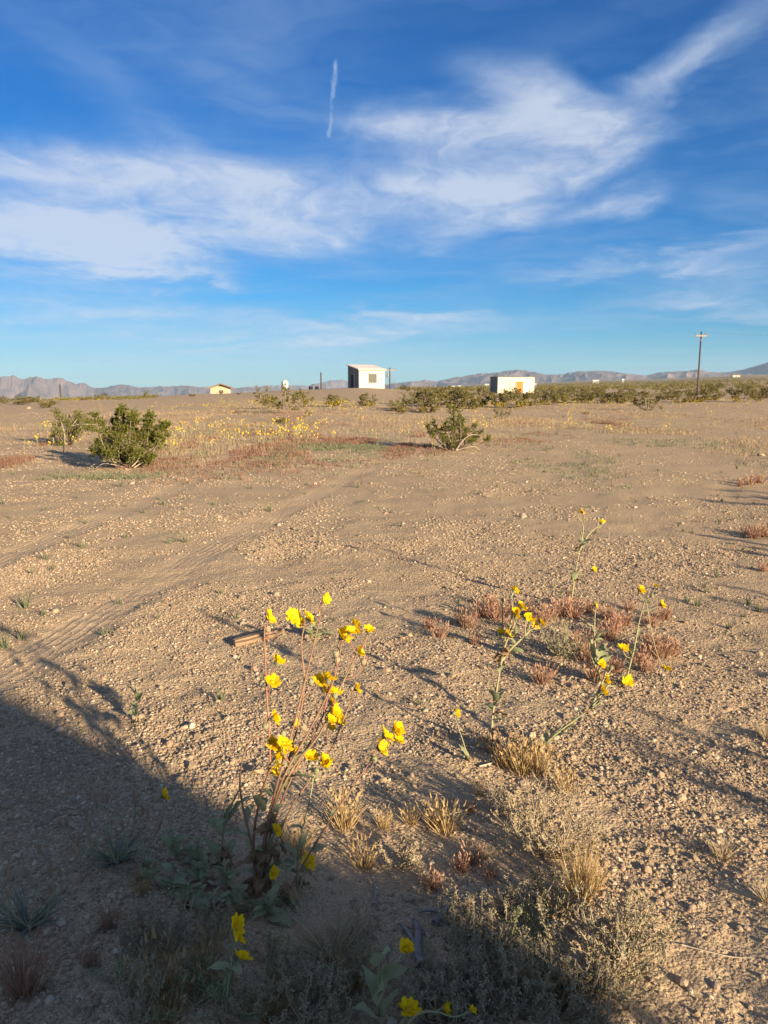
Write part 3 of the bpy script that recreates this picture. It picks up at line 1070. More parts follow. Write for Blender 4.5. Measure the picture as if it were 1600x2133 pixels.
def gable_cabin():
    d = 182.0
    s = d / FPX * 1.02
    c = at_dist(438, d)
    ap = R(24)
    o = thing('gable_cabin', 'small tan gable-roofed cabin alone on the left skyline', 'cabin', c + Vector((0, 0, -0.15)), R(24 - 12))
    Wd, Dp, he, hr = 36 * s / math.cos(ap), 10 * s / math.sin(ap), 13.5 * s, 20 * s
    th = 0.15
    wx0, wx1, wz0, wz1 = Wd * 0.42, Wd * 0.63, he * 0.22, he * 0.62
    b = MB()
    b.box(0, wx0, 0, th, -0.3, he); b.box(wx1, Wd, 0, th, -0.3, he); b.box(wx0, wx1, 0, th, -0.3, wz0); b.box(wx0, wx1, 0, th, wz1, he)
    b.build('front_wall', SH['tan'], o)
    b = MB()
    b.add([(0, 0, he), (Wd, 0, he), (Wd / 2, 0, hr), (0, th, he), (Wd, th, he), (Wd / 2, th, hr)], [(0, 1, 2), (5, 4, 3), (0, 2, 5, 3), (2, 1, 4, 5), (1, 0, 3, 4)])
    b.build('gable', SH['tan'], o)
    for x0, x1 in ((0, th), (Wd - th, Wd)):
        b = MB(); b.box(x0, x1, th, Dp, -0.3, he); b.build('side_wall', SH['tan'], o)
    b = MB(); b.box(th, Wd - th, Dp - th, Dp, -0.3, he); b.build('rear_wall', SH['tan'], o)
    ov = 0.95; sl = (hr - he) / (Wd / 2)
    for sgn in (-1, 1):
        x_e = Wd / 2 + sgn * (Wd / 2 + ov); z_e = he - ov * sl
        b = MB()
        lo = [(x_e, -0.9, z_e), (Wd / 2, -0.9, hr), (Wd / 2, Dp + 0.5, hr), (x_e, Dp + 0.5, z_e)]
        b.hexa(lo if sgn < 0 else lo[::-1], [(p[0], p[1], p[2] + 0.26) for p in (lo if sgn < 0 else lo[::-1])])
        b.build('roof_slope', SH['brownroof'], o)
    m = MB(); m.box(wx0, wx1, 0.05, 0.09, wz0, wz1); w = m.build('window', SH['glass'], o)
    m = MB(); m.box((wx0 + wx1) / 2 - 0.04, (wx0 + wx1) / 2 + 0.04, 0.0, 0.05, wz0, wz1); m.build('mullion', SH['trim'], w)
    m = MB(); m.box(wx0 - 0.1, wx1 + 0.1, -0.05, 0.0, wz0 - 0.12, wz0 - 0.02); m.build('sill', SH['trim'], o)
    m = MB(); m.box(Wd * 0.42, Wd * 0.58, -0.04, 0.0, he + 0.25, he + 0.42); m.build('vent', SH['brownroof'], o)
    m = MB(); m.box(-0.04, 0.0, Dp * 0.35, Dp * 0.62, 0.0, he * 0.85); m.build('door', SH['brownroof'], o)
    m = MB(); m.box(-0.1, Wd + 0.1, -0.1, Dp + 0.1, -1.0, -0.05); m.build('foundation', SH['trim'], o)


gable_cabin()


def water_tank():
    d = 150.0
    s = d / FPX * 1.01
    c = at_dist(594, d)
    zt = y2z(792, d)
    h = zt - c.z
    r = 6.2 * s
    o = thing('water_tank', 'upright cream water tank behind a tall bush on the rise', 'tank', c, 0)
    m = MB(); m.lathe([(r, -0.3), (r, h * 0.25), (r * 1.02, h * 0.26), (r, h * 0.28), (r, h * 0.5), (r * 1.02, h * 0.51), (r, h * 0.53), (r, h * 0.8), (r * 0.97, h * 0.84)], 20)
    m.build('barrel', SH['tank'], o, True)
    m = MB(); m.lathe([(r * 0.97, h * 0.84), (r * 0.35, h * 0.97), (r * 0.3, h * 0.97)], 20); m.build('top', SH['tank'], o, True)
    m = MB(); m.lathe([(r * 0.3, h * 0.97), (r * 0.3, h), (r * 0.1, h * 1.01)], 12); m.build('lid', SH['trim'], o, True)
    m = MB(); m.tube([(-r * 1.05, 0, 0), (-r * 1.05, 0, h * 0.82), (-r * 0.8, 0, h * 0.88)], 0.05, 0.05, 6); m.build('pipe', SH['metal'], o)


water_tank()


def utility_pole(px, y_top, d, label, arm=0, transformer=False, r=0.15, rz=0.0):
    c = at_dist(px, d)
    h = y2z(y_top, d) - c.z
    o = thing('utility_pole', label, 'pole', c, rz)
    m = MB(); m.tube([(0, 0, -0.6), (0, 0, h * 0.5), (0, 0, h)], r, r * 0.66, 10); m.build('post', SH['pole'], o, True)
    if arm:
        m = MB(); m.box(-arm, arm, -r - 0.08, -r * 0.5, h - 0.62, h - 0.42); a = m.build('crossarm', SH['arm'], o)
        for sx in (-1, 1):
            k = MB(); k.tube([(sx * arm * 0.45, -r - 0.05, h - 0.60), (0, -r - 0.02, h - 1.15)], 0.03, 0.03, 4); k.build('brace', SH['arm'], a)
        for x in (-arm * 0.94, -arm * 0.5, arm * 0.5, arm * 0.94) if arm > 1 else (-arm * 0.9, arm * 0.9):
            k = MB(); k.lathe([(0.03, 0), (0.03, 0.08), (0.09, 0.09), (0.10, 0.17), (0.05, 0.2), (0.09, 0.22), (0.07, 0.32), (0.02, 0.34)], 8, (x, -r - 0.02, h - 0.42))
            k.build('insulator', SH['ceramic'], a, True)
    if transformer:
        m = MB(); m.lathe([(0.02, -0.02), (0.24, 0), (0.26, 0.1), (0.26, 0.75), (0.20, 0.85), (0.05, 0.88)], 12, (-0.42, 0, h - 2.0))
        m.build('transformer', SH['metal'], o, True)
    return o, c, h


pole_r, pole_c, pole_h = utility_pole(1453.5, 699, 108, 'tall brown utility pole with a pale crossarm amid scrub', 0.68, False, 0.125, R(-10))
utility_pole(812, 766, 165, 'utility pole with crossarm and transformer beside the lean-to shed', 1.3, True, 0.16, R(-12))
utility_pole(669, 776, 150, 'plain bare post standing between the water tank and the lean-to shed', 0, False, 0.17)
utility_pole(125, 801, 110, 'plain dark post on the far left skyline near the mauve mountains', 0, False, 0.12)


def wires():
    # two thin conductors from the tall pole, running off to the right and back to the pole by the shed
    for sx, lab in ((-1, 'thin power line on the near end of the pale crossarm'), (1, 'thin power line on the far end of the pale crossarm')):
        a = pole_c + Vector((sx * 0.56 * math.cos(R(-10)), sx * 0.56 * math.sin(R(-10)) - 0.15, pole_h - 0.05))
        b = a + Vector((75, 22, 1.2))
        m = MB()
        pts = []
        for i in range(25):
            t = i / 24
            p = a.lerp(b, t); p.z -= 1.6 * 4 * t * (1 - t) * 0.6
            pts.append(p)
        m.tube(pts, 0.0025, 0.0025, 4)
        tag(m.build('power_line', SH['rubber']), lab, 'wire', 'power lines on the tall pole')


wires()


def quad_bike():
    d = 150.0
    c = at_dist(654, d)
    o = thing('quad_bike', 'small dark blue four-wheeled vehicle parked on the skyline beside the bare post', 'vehicle', c, R(20))
    m = MB(); m.hexa([(-0.5, -0.35, 0.45), (0.5, -0.35, 0.45), (0.5, 0.35, 0.45), (-0.5, 0.35, 0.45)], [(-0.35, -0.25, 0.85), (0.3, -0.25, 0.8), (0.3, 0.25, 0.8), (-0.35, 0.25, 0.85)]); m.build('body', SH['bluepaint'], o)
    m = MB(); m.box(-0.45, 0.1, -0.18, 0.18, 0.85, 0.98); m.build('seat', SH['rubber'], o)
    m = MB(); m.tube([(0.25, -0.4, 1.15), (0.3, 0, 1.05), (0.25, 0.4, 1.15)], 0.03); m.tube([(0.3, 0, 1.05), (0.35, 0, 0.75)], 0.04); m.build('handlebar', SH['metal'], o)
    for x in (-0.62, 0.62):
        m = MB(); m.box(x - 0.32, x + 0.32, -0.55, 0.55, 0.62, 0.70); m.build('mudguard', SH['bluepaint'], o)
        for y in (-0.45, 0.45):
            m = MB()
            prof = [(0.12, -0.11), (0.27, -0.11), (0.30, -0.06), (0.30, 0.06), (0.27, 0.11), (0.12, 0.11)]
            m.lathe(prof, 14)
            w = m.build('wheel', SH['rubber'], o, True); w.location = (x, y, 0.3); w.rotation_euler = (R(90), 0, 0)


quad_bike()


def far_house(px, d, w, h, label, roof='roofwhite'):
    c = at_dist(px, d)
    o = thing('far_house', label, 'house', c + Vector((0, 0, -0.3)), random.uniform(-0.2, 0.3), 'white houses far out on the plain')
    m = MB(); m.box(-w / 2, w / 2, -w * 0.35, w * 0.35, -0.5, h); m.build('wall', SH['white'], o)
    m = MB(); e = 0.4
    m.hexa([(-w / 2 - e, -w * 0.35 - e, h), (w / 2 + e, -w * 0.35 - e, h), (w / 2 + e, w * 0.35 + e, h), (-w / 2 - e, w * 0.35 + e, h)],
           [(-w / 2 - e, -0.1, h * 1.35), (w / 2 + e, -0.1, h * 1.35), (w / 2 + e, 0.1, h * 1.35), (-w / 2 - e, 0.1, h * 1.35)]); m.build('roof', SH[roof], o)
    m = MB(); m.box(-0.5, 0.5, -w * 0.35 - 0.05, -w * 0.35, 0.0, h * 0.75); m.build('door', SH['darkside'], o)
    for x in (-w * 0.3, w * 0.3):
        m = MB(); m.box(x - 0.6, x + 0.6, -w * 0.35 - 0.05, -w * 0.35, h * 0.4, h * 0.75); m.build('window', SH['glass'], o)


FH = 'tiny white house far off on the plain below the right mountains'
for px, d, w, h in ((1014, 900, 5, 3.2), (1113, 820, 5, 3), (1237, 1050, 5, 4), (1244, 1060, 4.5, 4), (1297, 1300, 4, 5), (945, 1500, 11, 3.2), (957, 1650, 9, 3.2), (1085, 1500, 8, 3)):
    far_house(px, d, w * 0.75, h * 0.8, FH)
far_house(1531, 1700, 14, 4.5, 'low white ranch house far off to the right beyond the tall pole', 'brownroof')


def added_shade_cabin():  # unseen building added as shadow caster, its outline fitted to the near shadow
    """an added steep-roofed cabin, shaped to shade the near ground; it stands behind the camera, outside the view"""
    s = Vector((-math.sin(R(SHADOW_AZ)), math.cos(R(SHADOW_AZ)), 0))
    n = Vector((-s.y, s.x, 0))                        # towards the back left
    c = s * -7.0 + n * -1.42                          # its near corner
    o = thing('cabin', 'unseen steep-roofed tan cabin added to cast the shadow across the near flowers', 'cabin', c + Vector((0, 0, -0.1)), math.atan2(n.y, n.x))
    Wd, Dp, he, hr = 5.0, 5.0, 2.12, 5.6              # local +x along the shaded gable wall, +y towards the sun
    m = MB(); m.box(0, Wd, 0, 0.16, -0.2, he); m.build('gable_wall', SH['tan'], o)
    m = MB(); m.add([(0, 0, he), (Wd, 0, he), (Wd / 2, 0, hr), (0, 0.16, he), (Wd, 0.16, he), (Wd / 2, 0.16, hr)], [(0, 1, 2), (5, 4, 3), (0, 2, 5, 3), (2, 1, 4, 5), (1, 0, 3, 4)]); m.build('gable', SH['tan'], o)
    for x0 in (0, Wd - 0.16):
        m = MB(); m.box(x0, x0 + 0.16, 0.16, Dp, -0.2, he); m.build('side_wall', SH['tan'], o)
    m = MB(); m.box(0.16, Wd - 0.16, Dp - 0.16, Dp, -0.2, he); m.build('rear_wall', SH['tan'], o)
    for sg in (-1, 1):
        e = Wd / 2 + sg * (Wd / 2 + 0.08)
        lo = [(e, -0.2, he - 0.08), (Wd / 2, -0.2, hr), (Wd / 2, Dp + 0.2, hr), (e, Dp + 0.2, he - 0.08)]
        if sg > 0: lo = lo[::-1]
        m = MB(); m.hexa(lo, [(p[0], p[1], p[2] + 0.1) for p in lo]); m.build('roof_slope', SH['brownroof'], o)
    m = MB(); m.box(1.2, 2.1, -0.04, 0, 0, 2.0); m.build('door', SH['orange'], o)
    m = MB(); m.box(3.6, 4.8, -0.04, 0, 1.0, 2.0); m.build('window', SH['glass'], o)


added_shade_cabin()

# ------------------------------------------------------------------ creosote bushes

def rnd_dir(up=0.0):
    v = Vector((random.gauss(0, 1), random.gauss(0, 1), random.gauss(0, 1)))
    v.normalize()
    v.z += up
    return v.normalized()


def creosote_meshes(clumps, leaf, per_twig, twigs, wood_r, low_twigs=0, twig_r=0.003):
    """clumps: list of (x, y, z, radius) about the root; returns branch mesh builder and foliage builder"""
    wood, fol = MB(), MB()
    for (x, y, z, r) in clumps:
        c = Vector((x, y, z))
        start = Vector((random.gauss(0, 0.035), random.gauss(0, 0.035), -0.05))
        mid = start.lerp(c, 0.5) + Vector((c.x * 0.22 + random.gauss(0, 0.05), c.y * 0.22 + random.gauss(0, 0.05), -0.10 * c.z + random.gauss(0, 0.03)))
        main = curve_pts([start, mid, c + Vector((0, 0, -r * 0.4))], 8)
        wood.tube(main, wood_r, wood_r * 0.4, 5)
        for k in range(twigs):
            b = main[-1 - random.choice((0, 0, 1, 2))].copy() if len(main) > 3 else c
            d = rnd_dir(0.55)
            L = r * random.uniform(0.75, 1.35)
            p1 = b + d * L * 0.5 + rnd_dir(0.2) * r * 0.2
            p2 = b + d * L + Vector((0, 0, r * random.uniform(-0.1, 0.35))) + rnd_dir() * r * 0.2
            tw = curve_pts([b, p1, p2], 4)
            wood.tube(tw, twig_r, twig_r * 0.4, 3, False)
            for q in range(per_twig):
                t = random.uniform(0.15, 1.0)
                i = min(int(t * (len(tw) - 1)), len(tw) - 2)
                p = tw[i].lerp(tw[i + 1], t * (len(tw) - 1) - i) + rnd_dir() * random.uniform(0, r * 0.12)
                fol.flake(p, rnd_dir(0.2), leaf * random.uniform(0.6, 1.3), random.uniform(0.45, 0.8))
    for k in range(low_twigs):
        a = random.uniform(0, 2 * math.pi)
        L = random.uniform(0.2, 0.5)
        b = Vector((random.gauss(0, 0.06), random.gauss(0, 0.06), 0.0))
        p = [b, b + Vector((math.cos(a), math.sin(a), random.uniform(0.1, 0.5))) * L * 0.5, b + Vector((math.cos(a), math.sin(a), random.uniform(-0.05, 0.25))) * L]
        wood.tube(curve_pts(p, 6), wood_r * 0.55, wood_r * 0.2, 4)
    return wood, fol


def hero_bush(px, py, clumps, label, leaf, dead_twigs=(), per=30, tw=28, spread=0.32, wood_r=0.014):
    b = hit(px, py)
    s = math.hypot(b.x, b.y) / FPX
    o = thing('creosote_bush', label, 'bush', b)
    cl = []
    for (cx, cy, cr) in clumps:
        for q in range(2):
            q0 = P(cx, cy, b.y)
            cl.append((q0.x - b.x + random.gauss(0, cr * s * 0.3), random.gauss(0, spread), max(q0.z - b.z + random.gauss(0, cr * s * 0.25), 0.06), cr * s * 0.85))
    w, f = creosote_meshes(cl, leaf, per, tw, wood_r, 14)
    w.build('branches', M['creo_wood'], o, True)
    f.build('foliage', M['creo'], o)
    for pts in dead_twigs:
        m = MB()
        pp = [P(x, y, b.y - 0.15 + random.uniform(-0.2, 0.1)) - b for x, y in pts]
        m.tube(curve_pts(pp, 8), 0.011, 0.005, 5)
        m.build('bare_branch', M['dead_wood'], o, True)
    return o


hero_bush(268, 972, [(252, 852, 12), (230, 866, 14), (262, 868, 14), (286, 862, 13), (312, 866, 14), (346, 880, 11), (322, 884, 16), (242, 888, 18), (270, 892, 22), (300, 893, 22), (218, 878, 10),
                     (335, 905, 13), (318, 912, 16), (208, 912, 14), (202, 930, 15), (222, 930, 20), (250, 925, 20), (285, 922, 22), (305, 935, 20), (238, 948, 18), (268, 950, 20), (318, 950, 15), (292, 957, 14), (255, 962, 12)],
          'dense green creosote bush with bleached dead branches sprawling round its foot', 0.028,
          [[(268, 972), (225, 960), (195, 968)], [(265, 970), (230, 955), (190, 972)], [(270, 975), (225, 985), (205, 975)], [(275, 972), (290, 955), (292, 932)], [(278, 975), (310, 958), (340, 962)],
           [(262, 974), (215, 966), (186, 990)], [(280, 974), (300, 962), (320, 955)], [(258, 968), (238, 962), (228, 940)], [(262, 930), (268, 915), (272, 905)], [(250, 935), (245, 920), (255, 912)]])
hero_bush(138, 926, [(135, 858, 11), (128, 868, 12), (165, 862, 12), (178, 872, 12), (160, 880, 14), (180, 890, 13), (150, 875, 12), (123, 888, 14), (138, 893, 14), (165, 895, 14), (122, 905, 11), (142, 908, 13), (188, 884, 10), (132, 918, 9)],
          'paler creosote bush with bare twisted branches, behind the dense green one', 0.034,
          [[(136, 926), (134, 900), (128, 880)], [(140, 926), (136, 890), (148, 868)], [(140, 900), (152, 885), (162, 872)], [(112, 926), (112, 915), (108, 905)], [(125, 926), (124, 918), (120, 910)], [(140, 892), (165, 884), (200, 885)], [(165, 885), (172, 895), (176, 902)]], 13, 18, 0.3)
hero_bush(944, 938, [(941, 848, 8), (950, 856, 9), (957, 866, 9), (945, 850, 6), (962, 874, 8), (894, 886, 8), (900, 896, 10), (905, 880, 8), (930, 880, 11), (942, 886, 10), (925, 893, 10), (960, 885, 10), (975, 892, 11), (990, 884, 8),
                     (1000, 898, 9), (1016, 908, 7), (985, 905, 10), (918, 905, 10), (930, 912, 11), (948, 905, 12), (965, 910, 11), (978, 915, 8), (940, 920, 9), (925, 918, 8)],
          'creosote bush with one shoot leaning up and pale forked branches', 0.032,
          [[(950, 938), (975, 908), (1005, 907)], [(948, 940), (970, 912), (988, 898)], [(942, 938), (940, 905), (920, 900)], [(944, 936), (938, 918), (934, 898)], [(952, 938), (985, 930), (1000, 938)], [(938, 936), (925, 925), (915, 930)]], 12, 16, 0.26, 0.012)


def bush_variant(kind, seed):
    random.seed(seed)
    cl = []
    n = {'full': 20, 'sparse': 14, 'low': 14}[kind]
    for k in range(n):
        a = random.uniform(0, 2 * math.pi); q = math.sqrt(random.uniform(0.05, 1))
        if kind == 'full':
            z = random.uniform(0.25, 1.0) * (1 - 0.35 * q * q); r = random.uniform(0.11, 0.2); w = 0.62
        elif kind == 'sparse':
            z = random.uniform(0.25, 1.05) * (1 - 0.25 * q); r = random.uniform(0.09, 0.15); w = 0.6
        else:
            z = random.uniform(0.15, 0.55); r = random.uniform(0.12, 0.2); w = 0.75
        cl.append((math.cos(a) * q * w * (0.45 + 0.55 * z), math.sin(a) * q * w * (0.45 + 0.55 * z), z, r))
    wood, fol = creosote_meshes(cl, {'full': 0.060, 'sparse': 0.05, 'low': 0.06}[kind], 9, {'full': 11, 'sparse': 9, 'low': 10}[kind], 0.012, 4, 0.004)
    return wood.mesh('branches', M['creo_wood']), fol.mesh('foliage', M['creo_mid']), fol.mesh('foliage', M['creo'])


VAR = {k: [bush_variant(k, 100 + 7 * i + len(k)) for i in range(3)] for k in ('full', 'sparse', 'low')}
random.seed(21)


def place_bush(p, h, w, kind, label, group=None, green=False):
    wm, fm, fg = random.choice(VAR[kind])
    o = thing('creosote_bush', label, 'bush', p, random.uniform(0, 6.28), group)
    o.scale = (w / 1.1, w / 1.1, h)
    link_mesh('branches', wm, o)
    link_mesh('foliage', fg if green else fm, o)
    return o


G_MID = 'creosote bushes scattered over the middle distance'


def zone_label(px, kind):
    look = {'full': 'bushy olive creosote', 'sparse': 'thin open creosote', 'low': 'low wide creosote'}[kind]
    if px < 380: return look + ' below the mauve mountains, out past the dense green bush'
    if px < 815: return look + ' on the slope under the lean-to shed and water tank'
    if px < 1035: return look + ' in the thicket between lean-to shed and flat-roofed cabin'
    if px < 1130: return look + ' standing before the flat-roofed cabin'
    if px < 1400: return look + ' in the scrub between flat-roofed cabin and tall pole'
    return look + ' in the scrub around the tall utility pole and past it'


named = {
    (588, 862): 'tall sparse creosote bush in front of the cream water tank',
    (589, 882): 'small round dark green bush among the yellow flowers',
    (820, 808): 'low bush against the right end of the lean-to shed',
    (1350, 856): 'broad spreading creosote bush alone on gravel, left of the tall pole',
    (1045, 872): 'small ragged creosote bush on open ground before the flat-roofed cabin',
    (100, 850): 'broad dark bush on the left flat below the mauve mountains',
}
for (px, py, hp, wp, kind) in [
    (588, 862, 66, 105, 'sparse'), (635, 848, 38, 62, 'sparse'), (560, 852, 34, 60, 'sparse'), (700, 847, 28, 55, 'full'), (765, 848, 28, 52, 'full'),
    (589, 882, 22, 36, 'low'), (642, 868, 17, 22, 'sparse'),
    (862, 856, 44, 88, 'sparse'), (915, 850, 42, 70, 'full'), (948, 850, 48, 80, 'full'), (1000, 848, 42, 62, 'full'), (893, 860, 32, 60, 'full'), (828, 858, 26, 46, 'full'), (880, 846, 40, 60, 'full'), (975, 852, 38, 60, 'full'),
    (1072, 850, 43, 78, 'full'), (1040, 850, 34, 42, 'full'), (1102, 846, 28, 44, 'full'), (1045, 872, 28, 40, 'sparse'),
    (1140, 843, 32, 80, 'full'), (1166, 840, 32, 60, 'full'), (1212, 838, 26, 60, 'full'), (1248, 840, 27, 52, 'full'), (1290, 840, 28, 62, 'full'), (1322, 836, 24, 50, 'full'),
    (1350, 856, 46, 76, 'sparse'), (1450, 838, 30, 66, 'full'), (1485, 834, 26, 50, 'full'), (1543, 838, 34, 58, 'full'), (1395, 834, 24, 50, 'full'), (1592, 830, 26, 50, 'full'), (1420, 840, 18, 36, 'low'),
    (100, 850, 24, 48, 'low'), (45, 842, 20, 46, 'full'), (8, 840, 16, 32, 'full'), (72, 838, 14, 30, 'full'), (305, 830, 17, 24, 'sparse'), (215, 832, 13, 26, 'full'), (178, 833, 10, 26, 'low'), (400, 827, 9, 15, 'low'), (262, 830, 9, 18, 'low'), (285, 832, 8, 14, 'low'),
    (820, 808, 13, 18, 'full'), (405, 826, 8, 12, 'low'), (497, 822, 7, 12, 'low'), (530, 821, 6, 12, 'low'), (840, 812, 9, 16, 'full'), (852, 814, 12, 14, 'sparse'), (882, 815, 12, 18, 'sparse'), (835, 862, 22, 30, 'low'), (1060, 830, 14, 30, 'low'),
    (460, 822, 10, 9, 'low'), (1220, 862, 8, 14, 'low'), (1330, 846, 12, 26, 'low'), (240, 946, 10, 20, 'low')][:-1]:
    p = hit(px, py)
    s = math.hypot(p.x, p.y) / FPX
    lab = named.get((px, py))
    place_bush(p, hp * s * 0.98, wp * s, kind, lab or zone_label(px, kind), None if lab else G_MID, (px, py) == (589, 882))

# a loose belt of further bushes beyond
k = 0
while k < 78:
    px = random.uniform(-60, 1660); d = random.uniform(62, 190) if px > 820 else random.uniform(55, 120)
    if px < 830 and random.random() < 0.82: continue
    if 360 < px < 830 or (px < 360 and d < 90): continue
    p = at_dist(px, d)
    if any((p - q).length < 9 for q in (at_dist(1075, 128), at_dist(1060, 124), at_dist(1095, 124))): continue
    h = random.uniform(0.5, 1.15)
    if 1000 < px < 1125 and d < 126: h = 0.6
    place_bush(p, h, h * random.uniform(1.3, 2.0), *(lambda q: (q, zone_label(px, q)))(random.choice(('full', 'full', 'sparse', 'low'))), G_MID)
    k += 1

# bushes just out of view to the right; their long shadows cross the gravel
for x, y, h, w in ((5.6, 5.0, 1.0, 1.5), (6.9, 6.6, 1.2, 1.7), (8.6, 7.4, 1.1, 1.5), (9.3, 9.6, 1.2, 1.8), (4.1, 3.4, 0.65, 1.0), (3.6, 2.2, 0.6, 1.0), (2.75, 1.35, 0.7, 0.9), (2.15, 0.55, 0.5, 0.7), (1.75, 0.1, 0.36, 0.6), (2.41, -0.56, 0.9, 0.6), (4.6, 3.0, 0.9, 1.2), (5.9, 5.9, 0.8, 1.3), (6.5, 8.8, 0.8, 1.2), (8.2, 10.2, 0.9, 1.4), (5.2, 4.2, 0.8, 1.2), (7.6, 8.6, 0.9, 1.4), (6.2, 7.6, 0.7, 1.2), (10.6, 12.2, 1.2, 1.8)):  # the one behind the camera is added to break the cabin's shadow edge
    place_bush(Vector((x, y, gz(x, y) - 0.02)), h, w, 'sparse', 'creosote bush whose long shadow streaks the open gravel', 'creosote bushes along the gravel edge')


def far_scrub():
    """the countless bushes out on the plain: low faceted clumps in one mesh"""
    n = 4200
    a = RNG.uniform(math.atan((820 - 800) / 1624), math.atan((1640 - 800) / 1624), n)
    a[:700] = RNG.uniform(math.atan((-60 - 800) / 1624), math.atan((330 - 800) / 1624), 700)
    d = 170 * (2600 / 170.0) ** RNG.uniform(0, 1, n)
    d[:700] = 90 * (2.0) ** RNG.uniform(0, 1, 700)
    x = d * np.sin(a); y = d * np.cos(a)
    z = ground_z(x, y, False)
    h = RNG.uniform(0.3, 0.95, n) * (1 + d / 2500)
    h[:700] *= 0.5
    V, F = [], []
    K = 34
    for i in range(n):
        m = K if d[i] < 500 else 16
        c = RNG.normal(0, 1, (m, 3)); c /= np.linalg.norm(c, axis=1)[:, None]
        c *= RNG.uniform(0.35, 1, (m, 1)) ** 0.5
        c[:, 2] = np.abs(c[:, 2])
        c = c * np.array([h[i] * 0.85, h[i] * 0.85, h[i]]) + np.array([x[i], y[i], z[i] - 0.05])
        s = h[i] * (0.20 if m == K else 0.34)
        t1 = RNG.normal(0, 1, (m, 3)) * s; t2 = RNG.normal(0, 1, (m, 3)) * s
        tri = np.stack([c - t1 * 0.5, c + t1 * 0.5, c + t2], 1)
        V.append(tri.reshape(-1, 3))
    V = np.concatenate(V); F = np.arange(len(V)).reshape(-1, 3)
    o = link_mesh('desert_scrub', np_mesh('desert_scrub', V, F, M['creo_mid'], False))
    tag(o, 'countless low olive bushes covering the far plain', 'scrub', kind='stuff')


far_scrub()

# ------------------------------------------------------------------ grasses

def bulk_blades(name, label, cat, mat, spots, blades, hmin, hmax, spread, width, lean=0.5):
    """thousands of tiny tufts as one mesh of narrow blades"""
    x, y = spots
    n = len(x)
    z = ground_z(x, y)
    N = n * blades
    X = np.repeat(x, blades) + RNG.normal(0, spread, N)
    Y = np.repeat(y, blades) + RNG.normal(0, spread, N)
    Z = np.repeat(z, blades) - 0.004
    H = RNG.uniform(hmin, hmax, N)
    a = RNG.uniform(0, 2 * np.pi, N); q = RNG.uniform(0, lean, N)
    tip = np.stack([X + np.cos(a) * q * H, Y + np.sin(a) * q * H, Z + H], 1)
    b = RNG.uniform(0, 2 * np.pi, N)
    off = np.stack([np.cos(b), np.sin(b), np.zeros(N)], 1) * (width * RNG.uniform(0.6, 1.4, N))[:, None] * 0.5
    base = np.stack([X, Y, Z], 1)
    midp = base * 0.45 + tip * 0.55 + RNG.normal(0, 1, (N, 3)) * (H * 0.08)[:, None]
    V = np.stack([base - off, base + off, midp + off * 0.8, midp - off * 0.8, tip], 1).reshape(-1, 3)
    i = np.arange(N)[:, None] * 5
    F1 = np.concatenate([i + np.array([[0, 1, 2]]), i + np.array([[0, 2, 3]]), i + np.array([[3, 2, 4]])])
    o = link_mesh(name, np_mesh(name, V, F1, mat, False))
    return tag(o, label, cat, kind='stuff')


def spots_in(n, x0, x1, y0, y1, seed, thr, fx=0.5, fy=0.25):
    """ground points inside a band of the view, clustered by noise"""
    px = RNG.normal((x0 + x1) / 2, (x1 - x0) * 0.33, n * 6); py = RNG.normal((y0 + y1) / 2, (y1 - y0) * 0.30, n * 6)
    py = np.maximum(py, 834)
    u = (px - 800) / FPX; v = (1066.5 - py) / FPX
    cp, sp = math.cos(R(PITCH)), math.sin(R(PITCH))
    dy = cp + v * sp; dz = -sp + v * cp
    t = -EYE / dz
    x = u * t; y = dy * t
    m = fbm(x * fx, y * fy, seed, 3) > thr
    return x[m][:n], y[m][:n]


def strips(n, boxes, seed, thr, fx=0.5, fy=0.25):
    xs, ys = [], []
    for (x0, x1, y0, y1, w) in boxes:
        a, b = spots_in(int(n * w), x0, x1, y0, y1, seed, thr, fx, fy)
        xs.append(a); ys.append(b)
    return np.concatenate(xs), np.concatenate(ys)


bulk_blades('dry_grass', 'low reddish brown dry annual grass in mats across the flat', 'grass', M['mat_red'],
            strips(1500, [(-30, 180, 925, 968, 0.6), (330, 720, 880, 972, 1.0), (700, 900, 905, 945, 0.55), (980, 1150, 890, 925, 0.12), (1180, 1300, 880, 892, 0.10), (380, 900, 850, 892, 0.4), (1000, 1600, 868, 900, 0.2), (0, 340, 950, 985, 0.15)], 5, 0.10, 0.8, 0.3),
            9, 0.03, 0.09, 0.06, 0.010, 0.9)
bulk_blades('straw_grass', 'thin straw-coloured grass stubble between the bushes', 'grass', M['stubble'],
            strips(1900, [(-30, 900, 842, 900, 1.2), (900, 1640, 838, 905, 1.3), (0, 560, 900, 950, 0.35), (1000, 1600, 900, 960, 0.15)], 15, 0.02, 0.35, 0.16),
            6, 0.04, 0.14, 0.12, 0.009, 0.7)
bulk_blades('green_ground_cover', 'sparse grey green seedlings low over the flat', 'ground cover', M['greengrass'],
            strips(1500, [(380, 760, 900, 960, 0.6), (700, 900, 925, 940, 0.3), (1000, 1600, 880, 1000, 0.5), (100, 400, 985, 1010, 0.15), (0, 900, 860, 900, 0.4)], 25, 0.06, 0.6, 0.3),
            7, 0.02, 0.08, 0.05, 0.010, 0.9)

bulk_blades('plant_litter', 'scattered bits of dry straw and twig on the near soil', 'litter', M['palestraw'],
            strips(420, [(0, 1600, 1150, 1500, 1.0), (0, 1600, 1450, 2100, 1.6), (850, 1450, 1230, 1420, 1.2), (700, 1300, 1600, 2000, 1.0), (300, 700, 1750, 2100, 0.8)], 45, -0.1, 1.5, 1.5),
            3, 0.004, 0.010, 0.03, 0.0022, 7.0)


